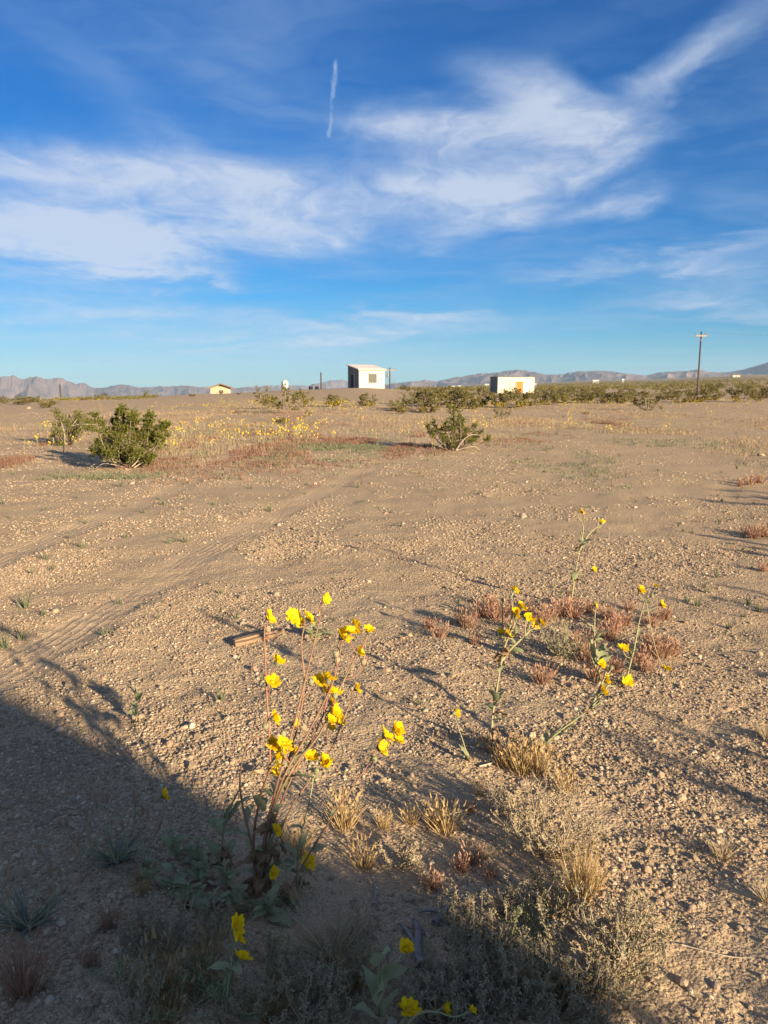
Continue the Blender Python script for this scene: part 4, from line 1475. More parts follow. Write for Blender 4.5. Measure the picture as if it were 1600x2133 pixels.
def tuft_mesh(mat, n, h, spread, width, lean, curl, heads=False, seed=0, segs=3):
    random.seed(seed)
    m = MB()
    for k in range(n):
        a = random.uniform(0, 2 * math.pi); q = random.random() ** 0.7
        b = Vector((math.cos(a), math.sin(a), 0)) * spread * q * random.uniform(0.4, 1)
        a2 = a + random.gauss(0, 0.5)
        l = lean * (0.15 + q) * random.uniform(0.5, 1.3)
        d = Vector((math.cos(a2) * l, math.sin(a2) * l, 1.0))
        L = h * random.uniform(0.45, 1.1)
        m.blade(b + Vector((0, 0, -0.006)), d, L, width * random.uniform(0.7, 1.3), (math.cos(a2) * curl * random.uniform(-0.3, 1), math.sin(a2) * curl * random.uniform(-0.3, 1), -curl * 0.3), segs)
        if heads and random.random() < 0.6:
            dd = d.normalized(); p = b + dd * L * 0.85
            m.blade(p, dd + rnd_dir() * 0.3, L * 0.25, width * 2.2, (0, 0, 0), 2)
    return m.mesh('grass_tuft', mat)


T = {
    'straw': [tuft_mesh(M['straw'], 95, 0.115, 0.035, 0.0032, 0.55, 0.5, True, s) for s in (1, 2, 3)],
    'tall': [tuft_mesh(M['straw'], 130, 0.17, 0.04, 0.0028, 0.35, 0.3, False, s) for s in (4, 5)],
    'grey': [tuft_mesh(M['palestraw'], 85, 0.11, 0.03, 0.0028, 0.8, 0.6, False, s) for s in (6, 7)],
    'red': [tuft_mesh(M['redgrass'], 125, 0.095, 0.045, 0.0038, 0.6, 0.3, True, s) for s in (8, 9, 10)],
    'wiry': [tuft_mesh(M['palestraw'], 190, 0.25, 0.05, 0.0030, 1.1, 0.7, False, s, 4) for s in (11,)],
    'rust': [tuft_mesh(M['redgrass'], 170, 0.15, 0.05, 0.0028, 0.5, 0.25, True, s) for s in (15, 16)],
    'green': [tuft_mesh(M['greengrass'], 26, 0.06, 0.02, 0.006, 0.8, 0.3, False, s) for s in (12, 13, 14)],
}
random.seed(31)


def tuft(px, py, kind, scale, label, group=None, sx=1.0):
    p = hit(px, py)
    o = link_mesh('grass_tuft', random.choice(T[kind]), None, p, (0, 0, random.uniform(0, 6.28)), (scale * sx, scale * sx, scale))
    tag(o, label, 'grass', group)
    return o


GS = 'straw tufts on the near gravel'
LS = 'golden straw tuft of dry annual grass on the near gravel'
tuft(716, 1718, 'straw', 1.15, 'sunlit straw tuft below the main sunflower plant where the house shadow ends')
for px, py, sc in ((1050, 1598, 1.0), (1085, 1608, 1.15), (1120, 1612, 1.0), (1100, 1596, 1.0)):
    tuft(px, py, 'straw', sc, 'golden straw tuft between the upright and the leaning sunflower', 'straw tufts between the two sunflowers')
tuft(1178, 1650, 'straw', 0.85, 'straw tuft beside the foot of the leaning sunflower')
for px, py, sc in ((930, 1735, 0.95), (905, 1722, 0.8), (855, 1715, 0.65), (800, 1722, 0.55), (1000, 1655, 0.5)):
    tuft(px, py, 'straw', sc, LS, GS)
tuft(1208, 1872, 'tall', 1.15, 'upright golden straw tuft glowing beside the woolly bush')
tuft(1228, 1850, 'tall', 0.9, 'lower golden straw tuft close behind the upright glowing one')
tuft(1505, 1782, 'grey', 0.95, 'lone pale spiky tuft on the open gravel, its dry blades fanned out')
for px, py, sc in ((1602, 1545, 0.9), (1585, 1530, 0.6), (1598, 1880, 0.8), (1010, 1790, 0.5)):
    tuft(px, py, 'grey', sc, 'pale dry tuft at the gravel edge', 'pale tufts at the gravel edge')
for px, py, sc in ((900, 1850, 0.6), (985, 1800, 0.65), (960, 1815, 0.5), (1020, 1830, 0.45), (980, 1690, 0.4)):
    tuft(px, py, 'red', sc, 'rusty tuft on the dim ground near the woolly bush', 'rusty tufts near the woolly bush')
tuft(690, 2000, 'wiry', 1.0, 'large sprawling wiry grass clump in the shade of the house')
for px, py, sc, sx in ((50, 2070, 1.0, 1.0), (190, 2010, 0.4, 1), (230, 1930, 0.5, 1)):
    tuft(px, py, 'rust', sc, 'brown dry tuft in the house shadow', 'brown tufts in the house shadow', sx)
for px, py, sc in ((330, 2080, 1.15), (420, 2060, 0.9), (300, 1860, 0.6), (620, 1770, 0.9), (760, 1800, 0.8), (740, 2060, 0.9), (560, 2120, 0.9), (350, 2120, 0.9), (430, 2010, 0.8), (1080, 2080, 0.8), (1180, 2090, 0.9)):
    tuft(px, py, 'straw', sc, 'dull straw tuft in deep shade', 'straw tufts in deep shade')

G_RED = 'red brown tufts around the right sunflowers'
L_RED = 'red brown tuft of withered grass around the right sunflowers'
for px, py, sc in ((915, 1330, 0.9), (960, 1300, 0.9), (975, 1310, 1.0), (1005, 1285, 1.0), (1030, 1290, 1.1), (1020, 1265, 0.9), (1050, 1280, 0.9), (1130, 1300, 1.1), (1145, 1290, 1.1), (1175, 1280, 1.2), (1195, 1285, 1.1), (1185, 1265, 0.8),
                   (1270, 1330, 1.1), (1280, 1310, 1.0), (1300, 1300, 0.9), (1265, 1290, 0.9), (1225, 1375, 1.2), (1210, 1345, 1.0), (1130, 1425, 0.95), (1375, 1370, 1.2), (1355, 1355, 1.0), (1395, 1365, 0.9), (1330, 1380, 1.0), (1240, 1420, 1.0),
                   (1355, 1300, 0.8), (1385, 1290, 0.8), (1310, 1270, 0.7), (990, 1345, 0.6), (1060, 1310, 0.7), (1100, 1280, 0.8), (1230, 1275, 0.8), (895, 1310, 0.7), (1345, 1400, 0.8), (1280, 1400, 0.8)):
    tuft(px, py, 'red', sc * 1.06, 'red brown withered tuft near the upright sunflower' if px < 1110 else 'red brown withered tuft round the slender solitary sunflower' if py < 1300 and px < 1240 else 'red brown withered tuft near the wiry and stout sunflowers', G_RED)
for px, py, sc in ((1560, 1010, 1.6), (1580, 1006, 1.4), (1540, 1012, 1.0), (1570, 1118, 1.3), (1595, 1116, 1.4), (1555, 1112, 1.0), (1590, 1190, 0.8)):
    tuft(px, py, 'red', sc, 'rusty grass tuft out on the right gravel', 'rusty tufts on the right gravel')

G_SEED = 'seedlings on the open sand'
L_SEED = 'tiny grey green seedling with a long shadow on open sand'
seeds = [(563, 1066, 1.3), (447, 1052, 1.0), (252, 1014, 1.4), (522, 1018, 1.0), (172, 1142, 1.2), (95, 1168, 1.0), (145, 1122, 0.9), (180, 1092, 0.9), (262, 1122, 0.8), (352, 1135, 0.8), (387, 1130, 1.3), (340, 1050, 1.0),
         (735, 975, 1.0), (745, 1015, 1.2), (480, 1000, 0.8), (8, 1050, 1.0), (52, 1262, 1.6), (12, 1350, 1.4), (45, 1330, 1.2), (460, 1460, 1.0), (1000, 1030, 1.0), (1105, 1025, 0.9), (1160, 905, 1.3), (1075, 1005, 0.6),
         (1200, 1150, 0.8), (840, 1130, 0.7), (875, 1470, 0.7), (1520, 1305, 0.8), (1440, 1110, 0.8), (1495, 1205, 0.9), (1430, 1255, 0.9), (1450, 1262, 1.0), (1580, 1275, 1.0), (1240, 1110, 0.8), (1275, 1015, 0.7), (1010, 1075, 0.6), (1560, 1260, 0.8),
         (1060, 950, 0.9), (1135, 940, 0.9), (1290, 950, 0.9), (1020, 930, 1.0), (1490, 935, 0.9), (1400, 925, 0.9), (1535, 975, 0.9), (890, 960, 1.1), (1370, 980, 0.7), (610, 1130, 0.7), (300, 1070, 0.8), (640, 1010, 0.7), (550, 1430, 0.5)]
for k in range(85):
    seeds.append((random.uniform(0, 1600), 980 + 360 * random.random() ** 1.3, random.uniform(0.35, 0.85)))
for px, py, sc in seeds:
    p = hit(px, py)
    k = 0.8 * sc * (1.0 + min(p.y, 14) * 0.03)
    o = link_mesh('seedling', random.choice(T['green']), None, p, (0, 0, random.uniform(0, 6)), (k, k, k * 1.9))
    tag(o, 'tiny grey green seedling on sand beside the wheel tracks' if px < 800 else 'tiny grey green seedling on gravel beyond the red tufts', 'seedling', G_SEED)

# ------------------------------------------------------------------ woolly bushes, fuzzy plantains

def woolly(px, py, h, w, n, label, mat, stem_mat=None, leafn=11, seed=1, lf=0.010):
    random.seed(seed)
    b = hit(px, py)
    o = thing('woolly_bush', label, 'plant', b)
    st, fo = MB(), MB()
    for k in range(n):
        a = random.uniform(0, 2 * math.pi); q = random.random() ** 0.6
        tip = Vector((math.cos(a) * w * q, math.sin(a) * w * q, h * random.uniform(0.55, 1.05) * (1 - 0.35 * q * q)))
        mid = tip * 0.5 + Vector((math.cos(a) * w * 0.12, math.sin(a) * w * 0.12, -h * 0.04)) + rnd_dir() * 0.012
        c = curve_pts([Vector((random.gauss(0, 0.01), random.gauss(0, 0.01), -0.01)), mid, tip], 8)
        st.tube(c, 0.0028, 0.0011, 4, False)
        for j in range(6):
            i = random.randrange(len(c) // 3, len(c))
            d = (rnd_dir(0.7) + (c[i] - c[i - 1]).normalized() * 0.5).normalized()
            L = random.uniform(0.02, 0.055) * h / 0.22
            e = c[i] + d * L + Vector((0, 0, L * 0.2))
            st.tube([c[i], c[i].lerp(e, 0.5) + rnd_dir() * 0.004, e], 0.0015, 0.0007, 3, False)
            for g in range(leafn):
                t = random.uniform(0.1, 1.1)
                p = c[i].lerp(e, t) + rnd_dir() * 0.003
                fo.flake(p, rnd_dir(), lf * random.uniform(0.6, 1.3), 0.38)
    st.build('branches', stem_mat or M['palestraw'], o)
    fo.build('foliage', mat, o)
    return o


woolly(1135, 1775, 0.215, 0.19, 44, 'pale dry woolly bush with bare branching tips in the sunlight', M['wool'], seed=3)
woolly(1240, 2055, 0.19, 0.19, 50, 'big grey green woolly bush half sunlit beside the golden tuft', M['wool_dark'], seed=4)
woolly(1300, 1985, 0.16, 0.12, 22, 'lower sunlit side bush growing against the big woolly bush', M['wool'], seed=14)
woolly(1150, 1900, 0.12, 0.10, 22, 'smaller woolly bush behind the big woolly one', M['wool_dark'], seed=5)
woolly(1030, 2010, 0.14, 0.15, 26, 'dark woolly bush sunk in the shade left of the big woolly one', M['wool_dark'], seed=6)
woolly(1070, 2120, 0.14, 0.15, 22, 'shaded woolly bush low beside the fallen grey sticks', M['wool_dark'], seed=7)
woolly(830, 1800, 0.10, 0.09, 12, 'thin shaded woolly sprig near the fallen grey wood', M['wool'], seed=8)
woolly(1040, 1690, 0.09, 0.09, 14, 'small tangled dry sprig with a long bent stem', M['wool'], seed=9)
woolly(1165, 1365, 0.17, 0.16, 30, 'rounded grey green woolly bush among the red brown tufts', M['wool_dark'], M['gstem'], seed=10)
woolly(350, 1990, 0.15, 0.12, 22, 'dim woolly bush in the house shadow beside leafy stems', M['wool_dark'], seed=11)
woolly(480, 2090, 0.10, 0.14, 20, 'low dark green sprawl in the house shadow', M['leaf'], M['gstem'], seed=12, lf=0.009)
woolly(960, 2100, 0.10, 0.12, 18, 'low dull sprig in the shade next to a small flower', M['wool_dark'], seed=13)


def copy_thing(src, px, py, k, label, group):
    p = hit(px, py)
    o = src.copy(); COL.objects.link(o)
    o.location = p; o.rotation_euler = (0, 0, random.uniform(0, 6.28)); o.scale = (k, k, k * random.uniform(0.85, 1.1))
    o['label'] = label; o['group'] = group
    for ch in src.children:
        c = ch.copy(); COL.objects.link(c); c.parent = o
    return o


random.seed(44)
W_DIM = [o for o in COL.objects if o.name.startswith('woolly_bush')]
for px, py, k in ((560, 2010, 0.8), (620, 2070, 0.8), (700, 2100, 0.9), (770, 2030, 0.7), (650, 2130, 0.9), (400, 2100, 0.8), (300, 2000, 0.7), (540, 2130, 0.9), (900, 2060, 0.7), (980, 1960, 0.8), (1010, 2080, 0.9), (1120, 2060, 0.9), (1160, 2120, 0.9), (930, 2130, 0.8), (1090, 1960, 0.8), (1050, 1900, 0.6), (250, 2060, 0.6), (440, 1960, 0.7), (280, 2125, 0.8), (740, 1950, 0.5), (860, 2120, 0.7), (1000, 2130, 0.9), (1240, 2125, 0.8)):
    src = random.choice([W_DIM[i] for i in (4, 5, 9, 10, 11)])
    copy_thing(src, px, py, k, 'dim woolly weed crowding the dark soil of the house shadow', 'dim weeds in the house shadow')


def plantain(px, py, h, w, n, label, seed):
    random.seed(seed)
    b = hit(px, py)
    o = thing('woolly_plantain', label, 'plant', b)
    bl = MB()
    for k in range(46):
        a = random.uniform(0, 6.28); l = random.uniform(0.3, 1.3)
        bl.blade((math.cos(a) * 0.015, math.sin(a) * 0.015, -0.005), (math.cos(a) * l, math.sin(a) * l, 1), h * random.uniform(0.5, 0.95), 0.0075, (math.cos(a) * 0.8, math.sin(a) * 0.8, -0.5), 5)
    bl.build('blades', M['blueleaf'], o)
    for k in range(n):
        a = random.uniform(0, 6.28); q = random.random() ** 0.5
        tip = Vector((math.cos(a) * w * q, math.sin(a) * w * q, h * random.uniform(0.75, 1.15)))
        c = curve_pts([Vector((0, 0, -0.005)), tip * 0.55 + Vector((math.cos(a) * w * 0.2, math.sin(a) * w * 0.2, -0.01)), tip], 6)
        s = MB(); s.tube(c, 0.0022, 0.0016, 4); st = s.build('stalk', M['gstem'], o)
        d = (c[-1] - c[-2]).normalized()
        m = MB()
        m.tube([tip + d * t for t in (-0.003, 0.000, 0.003)], 0.002, 0.0062, 7, False); m.tube([tip + d * t for t in (0.003, 0.012, 0.022)], 0.0062, 0.0056, 7, False); m.tube([tip + d * t for t in (0.022, 0.027, 0.031)], 0.0056, 0.0015, 7)
        for g in range(90):
            t = random.uniform(0, 0.030)
            u = rnd_dir(0.2)
            p = tip + d * t + u * 0.0058
            m.flake(p, rnd_dir(), 0.0045, 0.35)
        m.build('spike', M['fuzz'], st)
    return o


plantain(240, 1795, 0.15, 0.15, 17, 'woolly plantain with upright fuzzy spikes near the lone shaded flower', 5)
plantain(60, 1925, 0.17, 0.17, 13, 'blue grey plantain clump with arching blades and brown fuzzy spikes', 6)

# ------------------------------------------------------------------ desert sunflowers

def flower_meshes(seed, cup, petals, size=0.021):
    random.seed(seed)
    h = MB()
    h.mi = 0
    h.lathe([(0.0015, -0.011), (0.005, -0.009), (0.0085, -0.003), (0.0088, 0.0005)], 9)
    for k in range(14):
        a = 2 * math.pi * k / 14 + random.uniform(-0.1, 0.1)
        h.leaf((math.cos(a) * 0.007, math.sin(a) * 0.007, -0.006), (math.cos(a) * 0.6, math.sin(a) * 0.6, 0.8), (-math.cos(a), -math.sin(a), 0.2), 0.010, 0.0035, -0.2, 0.2, 2)
    h.mi = 1
    h.lathe([(0.0082, 0.0006), (0.0078, 0.003), (0.005, 0.0052), (0.0015, 0.006)], 9)
    c = MB()
    for k in range(petals):
        a = 2 * math.pi * k / petals + random.uniform(-0.12, 0.12)
        e = R(cup) + random.gauss(0, 0.16)
        d = Vector((math.cos(a) * math.cos(e), math.sin(a) * math.cos(e), math.sin(e)))
        up = Vector((-math.cos(a) * math.sin(e), -math.sin(a) * math.sin(e), math.cos(e)))
        c.leaf(Vector((math.cos(a) * 0.0065, math.sin(a) * 0.0065, 0.0016)), d, up, size * random.uniform(0.8, 1.15), 0.0130, random.uniform(-0.2, 0.6), -0.18, 4, 0.75)
    return h.mesh('flower_head', [M['calyx'], M['disk']], True), c.mesh('corolla', M['petal'], True)


FLOWERS = [flower_meshes(50, 38, 14), flower_meshes(51, 50, 13), flower_meshes(52, 28, 15), flower_meshes(53, 62, 13), flower_meshes(54, 46, 14), flower_meshes(55, 56, 12)]


def bud_mesh(dead):
    m = MB()
    m.lathe([(0.0015, -0.010), (0.006, -0.007), (0.0085, 0.0), (0.007, 0.006), (0.002, 0.009)], 9)
    for k in range(18):
        a = random.uniform(0, 6.28)
        m.leaf((math.cos(a) * 0.006, math.sin(a) * 0.006, -0.004), (math.cos(a) * 0.5, math.sin(a) * 0.5, 1), (-math.cos(a), -math.sin(a), 0.2), random.uniform(0.010, 0.017), 0.005, -0.3, 0.2, 3)
    return m.mesh('bud', M['palestraw'] if dead else M['calyx'], True)


BUD, DEAD = bud_mesh(False), bud_mesh(True)
LEAVES, DLEAVES = [], []
for s in range(5):
    random.seed(60 + s)
    m = MB(); m.leaf((0, 0, 0), (1, 0, 0), (0, 0, 1), 1.0, 0.27 + 0.05 * s, 0.35 + 0.16 * s, 0.35, 7, 0.0, 0.10); LEAVES.append(m.mesh('leaf', M['leaf'], True))
    m = MB(); m.leaf((0, 0, 0), (1, 0, 0), (0, 0, 1), 1.0, 0.30 + 0.05 * s, 1.5 + 0.5 * s, 0.7, 9, 0.0, 0.22); DLEAVES.append(m.mesh('leaf', M['deadleaf'], True))
random.seed(71)
FACE = Vector((0.56, -0.12, 0.55))


def orient(d, roll):
    q = Vector(d).normalized().to_track_quat('Z', 'Y')
    return (q.to_matrix() @ Matrix.Rotation(roll, 3, 'Z')).to_euler()


def leaf_on(parent, p, d, L, dead=False):
    d = Vector(d).normalized()
    q = d.to_track_quat('X', 'Z')
    return link_mesh('leaf', random.choice(DLEAVES if dead else LEAVES), parent, p, (q.to_matrix() @ Matrix.Rotation(random.gauss(0, 0.5), 3, 'X')).to_euler(), (L, L * random.uniform(0.8, 1.2), L))


def sunflower(label, base, stems, flowers=(), buds=(), dead=(), leaves=(), nleaf=8, ndead=4, leaf_len=0.07, r=0.0034, size=1.0, depth=None, green=False, group=None, lowfrac=0.45):
    """base: pixel of the foot; stems: pixel polylines; every part stands at its own depth"""
    b = hit(*base) if depth is None else None
    if b is None:
        q = P(base[0], base[1], depth)
        b = Vector((q.x, q.y, gz(q.x, q.y)))
    o = thing('desert_sunflower', label, 'flower', b, 0, group)
    r = r * 1.12
    size = size * 0.95
    lines = []
    for k, st in enumerate(stems):
        dy = random.uniform(-0.05, 0.07)
        pts = []
        for i, (x, y) in enumerate(st):
            f = i / max(len(st) - 1, 1)
            pts.append(P(x, y, b.y + dy * f * (1.0 if k else 0.6)) - b)
        if (st[0][0] - base[0]) ** 2 + (st[0][1] - base[1]) ** 2 < 40 ** 2:
            pts[0] = Vector((random.gauss(0, 0.006), random.gauss(0, 0.006), -0.012))
        c = curve_pts(pts, 18)
        lines.append(c)
        m = MB(); m.tube(c, r * random.uniform(0.85, 1.1), r * 0.42, 6)
        m.build('stem', M['gstem'] if green else M['stem'], o, True)

    def tie(px, py):
        """stalk from the best stem point to a head; returns head position and stalk end direction"""
        best, bp = 1e9, None
        t0 = P(px, py, b.y) - b
        for c in lines:
            for p in c[len(c) // 4:]:
                dz = t0.z - p.z
                if dz < 0.004 and p is not c[-1]: continue
                cost = (p - t0).length + (0.06 if dz < 0.02 else 0) + abs(p.x - t0.x) * 0.7
                if cost < best: best, bp = cost, p
        if bp is None: bp = min((c[-1] for c in lines), key=lambda q: (q - t0).length)
        h = P(px, py, b.y + bp.y + random.uniform(-0.02, 0.03)) - b
        return bp, h

    def head(px, py, kind, sz):
        bp, h = tie(px, py)
        d = (FACE + Vector((random.gauss(0, 0.34), random.gauss(0, 0.38), random.gauss(0, 0.25)))).normalized()
        if kind != 'f': d = Vector((random.gauss(0, 0.3), random.gauss(0, 0.3), 1)).normalized()
        foot = h - d * 0.010 * sz
        if (foot - bp).length > 0.006:
            mid = bp.lerp(foot, 0.55) + Vector((0, 0, -0.1 * (foot - bp).length)) - d * 0.008
            m = MB(); m.tube(curve_pts([bp, mid, foot], 8), r * 0.45, r * 0.40, 5)
            m.build('stalk', M['gstem'] if green else M['stem'], o, True)
        rot = orient(d, random.uniform(0, 6.28))
        if kind == 'f':
            hm, cm = random.choice(FLOWERS)
            f = link_mesh('flower_head', hm, o, h, rot, (sz,) * 3)
            link_mesh('corolla', cm, f)
        else:
            link_mesh('bud' if kind == 'b' else 'seed_head', BUD if kind == 'b' else DEAD, o, h, rot, (sz * 1.15,) * 3)

    for fl in flowers: head(fl[0], fl[1], 'f', size * (fl[2] if len(fl) > 2 else 1.0))
    for fl in buds: head(fl[0], fl[1], 'b', size)
    for fl in dead: head(fl[0], fl[1], 'd', size)
    for (x, y, x2, y2, dd) in leaves:                    # explicit leaves: from a point to a tip
        a = P(x, y, b.y) - b; e = P(x2, y2, b.y + random.uniform(-0.03, 0.03)) - b
        leaf_on(o, a, e - a, (e - a).length, dd)
    for k in range(nleaf):
        c = random.choice(lines)
        f = random.uniform(0.06, lowfrac)
        i = int(f * (len(c) - 1))
        a = random.uniform(0, 6.28)
        leaf_on(o, c[i], (math.cos(a), math.sin(a), random.uniform(0.4, 1.5)), leaf_len * (1.1 - f) * random.uniform(0.6, 1.2), False)
    for k in range(ndead):
        c = random.choice(lines)
        i = int(random.uniform(0.02, 0.2) * (len(c) - 1))
        a = random.uniform(0, 6.28)
        leaf_on(o, c[i], (math.cos(a), math.sin(a), random.uniform(0.2, 0.8)), leaf_len * random.uniform(0.5, 0.95), True)
    return o


sunflower('main many-stemmed sunflower plant with reddish stems rising out of the house shadow', (535, 1850),
          [[(535, 1850), (528, 1750), (545, 1650), (563, 1590), (556, 1450), (551, 1330), (553, 1300)],
           [(540, 1850), (560, 1720), (600, 1590), (625, 1490), (634, 1420), (628, 1340), (636, 1300)],
           [(536, 1850), (556, 1730), (590, 1620), (640, 1530), (690, 1430), (706, 1370), (712, 1335)],
           [(538, 1850), (565, 1730), (612, 1610), (665, 1510), (682, 1455), (684, 1425)],
           [(533, 1850), (556, 1720), (610, 1600), (665, 1530), (705, 1440), (735, 1380), (743, 1362)],
           [(530, 1850), (520, 1740), (500, 1640), (512, 1560), (548, 1520)], [(540, 1850), (580, 1740), (620, 1660), (680, 1580), (735, 1450)], [(536, 1850), (560, 1700), (610, 1520), (640, 1400), (672, 1265)]],
          [(561, 1286), (611, 1285), (643, 1288), (678, 1246, 0.75), (713, 1326, 1.15), (737, 1307), (768, 1315, 0.9), (745, 1358), (579, 1381, 1.1), (567, 1421), (570, 1496, 0.95), (612, 1508, 0.8),
           (685, 1416, 1.15), (664, 1419, 0.9), (698, 1447, 1.1), (692, 1480, 1.1), (704, 1499), (685, 1500), (686, 1517, 0.9), (742, 1435, 0.8), (568, 1549, 1.1), (591, 1548, 0.95), (583, 1583, 1.1), (612, 1566, 0.8), (570, 1607, 0.95), (676, 1428, 0.85), (690, 1464, 0.9), (700, 1487, 0.9), (578, 1562, 0.8), (596, 1560, 0.8), (622, 1296, 0.75), (728, 1316, 0.8), (574, 1592, 0.75)],
          [(553, 1512), (648, 1420), (590, 1528), (700, 1362)], [(558, 1310), (757, 1378), (702, 1375), (632, 1515)],
          [(545, 1800, 500, 1770, True), (540, 1790, 585, 1760, True), (530, 1830, 490, 1880, True), (545, 1820, 590, 1860, True), (545, 1740, 580, 1690, True), (560, 1690, 590, 1730, True),
           (590, 1620, 650, 1605, False), (610, 1590, 630, 1555, False), (550, 1690, 530, 1640, False)], 20, 26, 0.085, 0.0038)
sunflower('leafy sunflower stem with broad blue green leaves left of the main plant', (455, 1800),
          [[(455, 1800), (468, 1720), (485, 1670), (515, 1620), (540, 1590)]], [(577, 1578, 0.8)], [], [],
          [(462, 1740, 445, 1690, False), (468, 1720, 480, 1650, False), (478, 1700, 510, 1650, False), (470, 1730, 500, 1720, False), (455, 1780, 430, 1740, False), (455, 1800, 480, 1770, True), (455, 1800, 420, 1790, True), (455, 1810, 470, 1850, True), (452, 1800, 430, 1830, True)], 5, 5, 0.08, 0.004, green=True)
sunflower('thin dark sunflower stem carrying three low flowers right of the main plant', (610, 1850),
          [[(610, 1850), (622, 1770), (640, 1690), (650, 1640), (652, 1610)]], [(648, 1580, 1.1), (682, 1596, 1.1), (673, 1583, 0.9)], [(659, 1606)], [],
          [(618, 1790, 600, 1740, False), (622, 1770, 640, 1730, False), (615, 1800, 590, 1780, False)], 4, 3, 0.07, 0.0032, green=True)
sunflower('sunflower stem sloping up to a knot of four flowers beyond the sunlit straw tuft', (580, 1890),
          [[(580, 1890), (620, 1820), (665, 1745), (700, 1690), (745, 1625), (772, 1585)]], [(791, 1557, 1.15), (803, 1531, 1.15), (824, 1519, 1.15), (827, 1541, 0.9)], [(780, 1582)], [],
          [(690, 1705, 700, 1670, False), (670, 1740, 680, 1710, False), (650, 1770, 680, 1760, False), (600, 1850, 560, 1900, False), (595, 1870, 545, 1930, False), (590, 1880, 540, 1880, False)], 2, 3, 0.06, 0.0034)
sunflower('upright sunflower with withered leaves at its foot beside the straw tufts', (1020, 1568),
          [[(1020, 1568), (1025, 1500), (1034, 1440), (1042, 1390), (1050, 1345), (1047, 1300), (1047, 1262)],
           [(1047, 1360), (1056, 1325), (1065, 1295), (1068, 1250)],
           [(1046, 1375), (1066, 1350), (1092, 1325), (1105, 1312)], [(1044, 1380), (1050, 1350), (1062, 1320), (1076, 1292)]],
          [(1071, 1232, 0.9), (1088, 1268), (1075, 1276), (1075, 1286, 0.9), (1105, 1294, 1.2), (1127, 1299, 0.8), (1043, 1320), (1058, 1321), (1098, 1285, 0.9), (1082, 1262, 0.8), (1115, 1304, 0.8)], [(1074, 1315)], [(1048, 1250), (1049, 1262)],
          [(1030, 1470, 1045, 1430, False), (1032, 1460, 1025, 1415, False), (1028, 1500, 1058, 1488, False), (1028, 1490, 1045, 1465, True), (1018, 1545, 992, 1525, True), (1020, 1550, 1000, 1555, True), (1022, 1545, 1052, 1525, True), (1022, 1555, 1045, 1560, True), (1040, 1400, 1050, 1375, False), (1024, 1520, 1050, 1510, True)], 18, 7, 0.07, 0.0056, lowfrac=0.7, green=True)
sunflower('sunflower leaning low to one side with leafy lower stem', (1118, 1572),
          [[(1118, 1572), (1145, 1540), (1185, 1508), (1225, 1480), (1262, 1455)], [(1225, 1480), (1250, 1450), (1268, 1425)], [(1230, 1476), (1255, 1420), (1262, 1400)]],
          [(1254, 1441, 1.1), (1260, 1417, 1.15), (1304, 1419, 1.2), (1251, 1384, 1.0)], [(1273, 1391)], [],
          [(1135, 1552, 1138, 1520, False), (1145, 1540, 1160, 1510, False), (1150, 1538, 1185, 1515, False), (1165, 1525, 1195, 1498, False), (1180, 1512, 1210, 1490, False), (1135, 1555, 1165, 1550, True), (1190, 1505, 1200, 1480, False)], 15, 3, 0.06, 0.0052, lowfrac=0.7, green=True)
sunflower('slender solitary sunflower farthest out on the gravel, beyond the red tufts', (1188, 1262),
          [[(1188, 1262), (1194, 1220), (1200, 1185), (1208, 1140), (1215, 1105), (1212, 1085)], [(1208, 1145), (1225, 1115), (1243, 1098)]],
          [(1213, 1066, 1.1), (1254, 1090, 1.25), (1236, 1187, 1.15), (1205, 1067, 0.8)], [(1210, 1110), (1246, 1080)], [],
          [(1194, 1215, 1190, 1180, False), (1195, 1210, 1200, 1175, False), (1197, 1215, 1208, 1195, True), (1192, 1240, 1180, 1225, True), (1190, 1250, 1202, 1238, True)], 14, 6, 0.075, 0.0058, lowfrac=0.55, green=True)
sunflower('wiry sunflower with spread heads and few leaves at the edge of the red tufts', (1305, 1432),
          [[(1305, 1432), (1312, 1385), (1322, 1345), (1330, 1300), (1340, 1262), (1345, 1250)]],
          [(1333, 1229, 1.15), (1377, 1259, 1.15), (1298, 1350, 1.2), (1388, 1395, 1.15), (1366, 1222, 0.8)], [(1358, 1241)], [],
          [(1316, 1370, 1312, 1335, False), (1320, 1355, 1330, 1325, False), (1310, 1400, 1300, 1380, False), (1325, 1330, 1335, 1305, False)], 12, 4, 0.065, 0.0048, green=True, lowfrac=0.75)
sunflower('stout green sunflower with a half closed head and broad upright leaves', (1252, 1425),
          [[(1252, 1425), (1243, 1370), (1238, 1320), (1240, 1268)]], [(1240, 1260, 0.85)], [], [],
          [(1245, 1390, 1232, 1340, False), (1246, 1390, 1262, 1335, False), (1247, 1395, 1268, 1355, False), (1242, 1370, 1236, 1310, False), (1240, 1340, 1250, 1300, False), (1238, 1320, 1230, 1285, False)], 9, 4, 0.075, 0.0052, green=True, lowfrac=0.8)
sunflower('small single flower on a thin stem at the edge of the house shadow', (978, 1590),
          [[(978, 1590), (965, 1545), (953, 1510), (948, 1492)]], [(947, 1485, 1.0)], [], [],
          [(975, 1580, 962, 1545, False)], 3, 1, 0.045, 0.0024, green=True)
sunflower('leafy sunflower rosette sprouting behind the fallen board', (655, 1332),
          [[(655, 1332), (650, 1310), (648, 1298)]], [], [], [],
          [(655, 1330, 640, 1298, False), (655, 1330, 668, 1292, False), (655, 1330, 690, 1300, False), (655, 1332, 630, 1325, False), (655, 1332, 690, 1325, False), (655, 1330, 652, 1290, False)], 6, 2, 0.10, 0.004, green=True)
